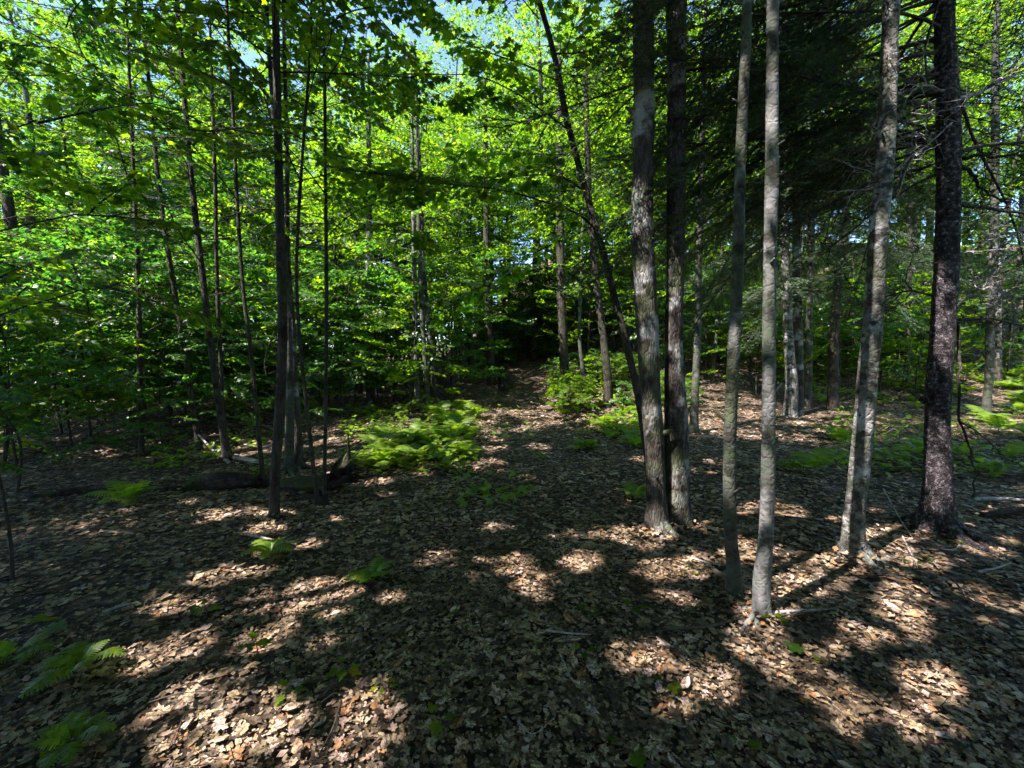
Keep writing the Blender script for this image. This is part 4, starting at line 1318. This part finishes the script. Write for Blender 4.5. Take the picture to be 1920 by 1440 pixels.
rf = np.random.default_rng(31)
for i in range(50):
    g = G(rf.uniform(655, 900), rf.uniform(772, 885))
    if g[0] > path_x(g[1]) - 0.75 or vnoise(g[0] * 1.6, g[1] * 1.6, 12) < 0.36:
        continue
    fern(g[0], g[1], rf.uniform(0.45, 0.95), "bright green fern of the sunny bank left of the path", "ferns of the sunny bank", rf, 7)
for (px, py, s, lb) in [(150, 1262, 0.36, "green fern low at the left edge, upper one of two in the leaf litter"), (135, 1405, 0.3, "small green fern in the bottom left corner of the litter"),
                        (30, 1240, 0.3, "fern cut by the left edge beside a larger fern"), (510, 1045, 0.4, "dark green fern alone in the litter in front of the dark straight stem"),
                        (700, 1092, 0.34, "small dark fern beside a sunfleck left of the path"), (240, 945, 0.65, "fern in front of the left end of the fallen log"),
                        (1190, 935, 0.5, "dark fern at the left foot of the twin-stemmed tree"), (1205, 780, 0.8, "fern behind the twin-stemmed tree on the right side of the path"),
                        (1130, 800, 0.7, "fern on the right edge of the path before the bank")]:
    g = G(px, py)
    fern(g[0], g[1], s, lb, "single ferns", rf, 8)
for i in range(18):
    g = G(rf.uniform(1085, 1200), rf.uniform(725, 850))
    fern(g[0], g[1], rf.uniform(0.4, 0.8), "green fern right of the path, left of the twin-stemmed tree", "ferns right of the path", rf, 6)
for i in range(40):
    g = G(rf.uniform(1480, 1990), rf.uniform(715, 900) if i % 2 else rf.uniform(700, 760))
    fern(g[0], g[1], rf.uniform(0.5, 0.95), "dark green fern on the flat ground behind the mottled tree and spruce", "ferns of the shady flat", rf, 6)

# ------------------------------------------------------------------ seedlings in the litter
def seedling(px, py, h, n, s, label, seed):
    rg_ = np.random.default_rng(seed)
    g = G(px, py)
    t = thing("seedling", label, "seedling", g, "seedlings in the litter")
    a = Acc()
    tube(a, [(0, 0, -0.02), (0.01, 0, h * 0.5), (rg_.normal(0, 0.02), rg_.normal(0, 0.02), h)], [0.003, 0.0025, 0.002], 5)
    a.build("stem", M['twig'], t)
    for i in range(n):
        az = i * 2.4 + rg_.uniform(-0.3, 0.3)
        d = np.array([math.cos(az), math.sin(az), rg_.uniform(-0.3, 0.15)])
        p = np.array([0, 0, h * (0.7 + 0.3 * (i % 3) / 2)]) + d * 0.03
        place(link("leaf", leaf_me[i % 4], t), p, d, norm(np.array([rg_.normal(0, 0.2), rg_.normal(0, 0.2), 1])), s * rg_.uniform(0.8, 1.15))


for i, a in enumerate([(385, 1165, 0.10, 5, 0.06, "light green seedling with few leaves beside the middle left sunfleck"), (480, 1245, 0.12, 6, 0.06, "dark leafy seedling before a small sunfleck, left of centre"),
                       (540, 1312, 0.05, 3, 0.06, "tiny bright green seedling at the top of the big sunfleck"), (1190, 1148, 0.05, 3, 0.06, "tiny blue-green seedling left of the slim stems"),
                       (820, 1362, 0.05, 3, 0.07, "small dark green seedling near the bottom centre"), (1515, 1242, 0.04, 2, 0.08, "single green leaf seedling at the edge of the right sunflecks"),
                       (960, 930, 0.12, 5, 0.08, "little green seedling on the path"), (1010, 870, 0.16, 7, 0.09, "sunlit green seedling in the middle of the path"),
                       (1095, 850, 0.45, 14, 0.10, "knee-high leafy seedling right of the path"), (1180, 1430, 0.05, 3, 0.07, "small round-leaved seedling at the bottom edge"),
                       (1480, 770, 0.4, 14, 0.11, "bright leafy seedling behind the pale slim stem"), (1395, 1420, 0.04, 2, 0.06, "tiny green sprout at the bottom right of centre"),
                       (80, 1200, 0.10, 2, 0.15, "pale grey-green broad-leaved seedling near the left edge")]):
    seedling(*a, 700 + i)
rk = np.random.default_rng(640)
more_ = sorted((rk.uniform(60, 1860), rk.uniform(1000, 1420)) for _ in range(18))
for i, (px, py) in enumerate(more_):
    seedling(px, py, rk.uniform(0.03, 0.09), int(rk.integers(2, 6)), rk.uniform(0.03, 0.06), "small green sprout in the foreground litter, " + ORD[i] + " of the scattered sprouts from left", 760 + i)

# ------------------------------------------------------------------ fallen log, its root plate, stumps and sticks
def log_from(pts, radii, name, label, cat, mat, seed, sides=18, amp=0.22, n=46, group=None):
    P = np.array(pts, float)
    root = np.array([P[:, 0].mean(), P[:, 1].mean(), float(H(P[:, 0].mean(), P[:, 1].mean()))])
    t = thing(name, label, cat, root, group)
    Q = spline(np.column_stack([P - root, radii]), n)
    a = Acc(); tube(a, Q[:, :3], Q[:, 3], sides, amp, seed)
    a.build("trunk" if sides > 10 else "stick", M[mat], t, True)
    return t, root


def gz(px, py, up=0.0):
    g = G(px, py)
    return g + np.array([0, 0, up])


lg, lg_root = log_from([gz(625, 915, 0.05), gz(560, 920, 0.05), gz(505, 912, 0.03), gz(470, 914, 0.06), gz(420, 918, 0.07), gz(375, 916, 0.05), gz(340, 924, 0.0)], [0.10, 0.10, 0.07, 0.085, 0.12, 0.10, 0.04],
                       "fallen_log", "dark rotting fallen log lying across behind the dark straight stem", "log", 'rotten_wood', 5, 20, 0.55, 70)
# upturned root plate at its right end
rg_ = np.random.default_rng(12)
c0 = gz(632, 918, 0.14) - lg_root
a = Acc()
for i in range(26):
    az = rg_.uniform(0, 2 * PI)
    d = np.array([rg_.uniform(0.2, 0.9), rg_.normal(0, 0.5), rg_.uniform(-0.2, 0.9)])
    d = norm(d); L = rg_.uniform(0.15, 0.5)
    q = [c0 + rg_.normal(0, 0.05, 3), c0 + d * L * 0.5 + rg_.normal(0, 0.03, 3), c0 + d * L + rg_.normal(0, 0.06, 3)]
    tube(a, spline(q, 8), np.linspace(rg_.uniform(0.02, 0.055), 0.006, 8), 6, 0.3, i)
a.build("root_plate", M['rotten_wood'], lg, True)
log_from([gz(335, 918, 0.01), gz(250, 922, 0.03), gz(170, 924, 0.03), gz(60, 934, 0.0)], [0.03, 0.05, 0.05, 0.03], "fallen_log", "thin dark log lying on to the left of the large fallen log", "log", 'rotten_wood', 8)
log_from([at(438, 864, 6.5), at(500, 838, 6.7), at(560, 812, 6.9)], [0.03, 0.026, 0.02], "fallen_branch", "pale barkless pole propped up behind the fallen log", "branch", 'dead_wood', 9, 8, 0.1, 20)
log_from([gz(440, 864, 0.05), gz(480, 876, 0.08), gz(545, 885, 0.05)], [0.035, 0.03, 0.02], "fallen_branch", "pale grey pole lying flat behind the fallen log", "branch", 'dead_wood', 10, 8, 0.1, 20)
log_from([gz(430, 872, 0.03), at(400, 845, 6.3), at(372, 815, 6.6)], [0.025, 0.02, 0.012], "fallen_branch", "thin pale pole slanting up left behind the fallen log", "branch", 'dead_wood', 11, 8, 0.1, 20)
log_from([gz(1810, 945, 0.03), gz(1860, 944, 0.05), gz(1960, 948, 0.04)], [0.016, 0.02, 0.016], "fallen_branch", "grey fallen branch lying right of the spruce foot", "branch", 'dead_wood', 12, 8, 0.15, 20)
log_from([gz(1840, 975, 0.04), gz(1900, 968, 0.05), gz(1990, 965, 0.05)], [0.02, 0.028, 0.028], "fallen_branch", "dark fallen branch in front of the grey one at the right edge", "branch", 'rotten_wood', 13, 8, 0.15, 20)
STICKS = [([(600, 1320), (650, 1270), (700, 1225), (760, 1180), (830, 1145), (900, 1115), (975, 1078)], 0.008, "long curved dark stick lying across the litter in the centre"),
          ([(1655, 945), (1700, 1000), (1760, 1075)], 0.007, "thin pale stick leaning down at the foot of the mottled tree"),
          ([(1690, 1010), (1715, 1060), (1720, 1075)], 0.006, "short thin stick beside the one at the mottled tree's foot"),
          ([(1470, 975), (1520, 980), (1575, 990)], 0.009, "straight stick on the litter left of the mottled tree"),
          ([(640, 1330), (625, 1380), (600, 1435)], 0.006, "thin stick by the sunfleck at the bottom, left of centre"),
          ([(100, 1070), (160, 1055), (220, 1043)], 0.012, "dark stick on the litter near the left edge"),
          ([(1790, 1100), (1815, 1130), (1850, 1150)], 0.006, "short pale stick in a sunfleck below the spruce"),
          ([(1050, 1240), (1075, 1290), (1090, 1300)], 0.004, "small grey twig right of the bottom centre"),
          ([(970, 1370), (1000, 1390), (1040, 1360)], 0.004, "small forked-looking twig near the bottom centre"),
          ([(1220, 1110), (1330, 1130), (1420, 1120)], 0.004, "thin twig lying left of the slim stems' feet")]
rk = np.random.default_rng(64)
extra = []
for i in range(14):
    px, py = rk.uniform(60, 1860), rk.uniform(800, 1250)
    w = rk.uniform(40, 110) * (py - 600) / 400
    dy = rk.uniform(-0.3, 0.3) * w
    extra.append(([(px, py), (px + w * 0.5, py + dy * 0.5 + rk.normal(0, 4)), (px + w, py + dy)], rk.uniform(0.006, 0.014)))
extra.sort(key=lambda q: q[0][0][0])
STICKS += [(p, r, "fallen stick half buried in the litter, " + ORD[i] + " of the scattered ones from left") for i, (p, r) in enumerate(extra)]
for i, (pix, r, lb) in enumerate(STICKS):
    pts = [gz(px, py, 0.03 + (0.12 if (i == 1 and k == 0) else 0)) for k, (px, py) in enumerate(pix)]
    log_from(pts, np.linspace(r, r * 0.4, len(pts)), "fallen_stick", lb, "stick", 'twig' if i in (0, 4, 5) or i % 3 == 0 else 'dead_wood', 40 + i, 6, 0.1, 24)
# small rotten stump by the bent sapling, mossy stump at the end of the path
for (px, py, r, h, lb, mt, sd) in [(606, 948, 0.05, 0.09, "tiny dark stump at the foot of the bent sapling", 'rotten_wood', 3), (945, 728, 0.22, 0.4, "mossy broken stump at the end of the path", 'rotten_wood', 4)]:
    g = G(px, py)
    t = thing("tree_stump", lb, "stump", g)
    a = Acc()
    n = 14
    tube(a, [(0, 0, -0.1 + (h + 0.1) * q) for q in np.linspace(0, 1, n)], r * (1 - 0.25 * np.linspace(0, 1, n)), 18, 0.35, sd, 0.7)
    V = np.vstack(a.V); V[:, 2] += (V[:, 2] > h * 0.7) * 0.35 * h * (vnoise(V[:, 0] * 9 / r * 0.4, V[:, 1] * 9 / r * 0.4, 2) - 0.6); a.V = [V]
    a.build("trunk", M[mt], t, True)

# ------------------------------------------------------------------ low green ground cover
def ground_cover():
    rg_ = np.random.default_rng(17)
    acc = Acc()
    P = []
    for (px0, px1, py0, py1, n, den) in [(1480, 2000, 690, 760, 3600, 0.5), (1560, 2000, 770, 900, 1100, 0.45), (1000, 1960, 560, 700, 4200, 0.5), (640, 900, 770, 890, 1500, 0.3), (1100, 1215, 720, 840, 900, 0.4), (0, 520, 820, 900, 900, 0.5), (860, 1000, 760, 960, 260, 0.5)]:
        for _ in range(n):
            d = ray(rg_.uniform(px0, px1), rg_.uniform(py0, py1))
            P.append(d)
    D = np.array(P)
    t = np.linspace(1.5, 40, 500)
    X, Y = D[:, 0, None] * t, D[:, 1, None] * t
    Z = CAM_Z + D[:, 2, None] * t - H(X, Y)
    k = np.argmax(Z < 0, axis=1)
    ok = (Z < 0).any(1)
    q = np.stack([np.take_along_axis(X, k[:, None], 1)[:, 0], np.take_along_axis(Y, k[:, None], 1)[:, 0]], 1)[ok]
    q = q[vnoise(q[:, 0] * 1.1, q[:, 1] * 1.1, 8) > 0.5]
    n = len(q)
    z = H(q[:, 0], q[:, 1]) + rg_.uniform(0.03, 0.22, n)
    az = rg_.uniform(0, 2 * PI, n)
    put_leaves(acc, np.column_stack([q, z]), np.stack([np.cos(az), np.sin(az), rg_.normal(-0.1, 0.3, n)], 1), norm(np.stack([rg_.normal(0, 0.35, n), rg_.normal(0, 0.35, n), np.ones(n)], 1)), rg_.uniform(0.06, 0.13, n), 'star')
    o = acc.build("undergrowth", M['fern'])
    tag(o, "low green undergrowth of small leaves on the forest floor", "undergrowth", kind="stuff")


ground_cover()
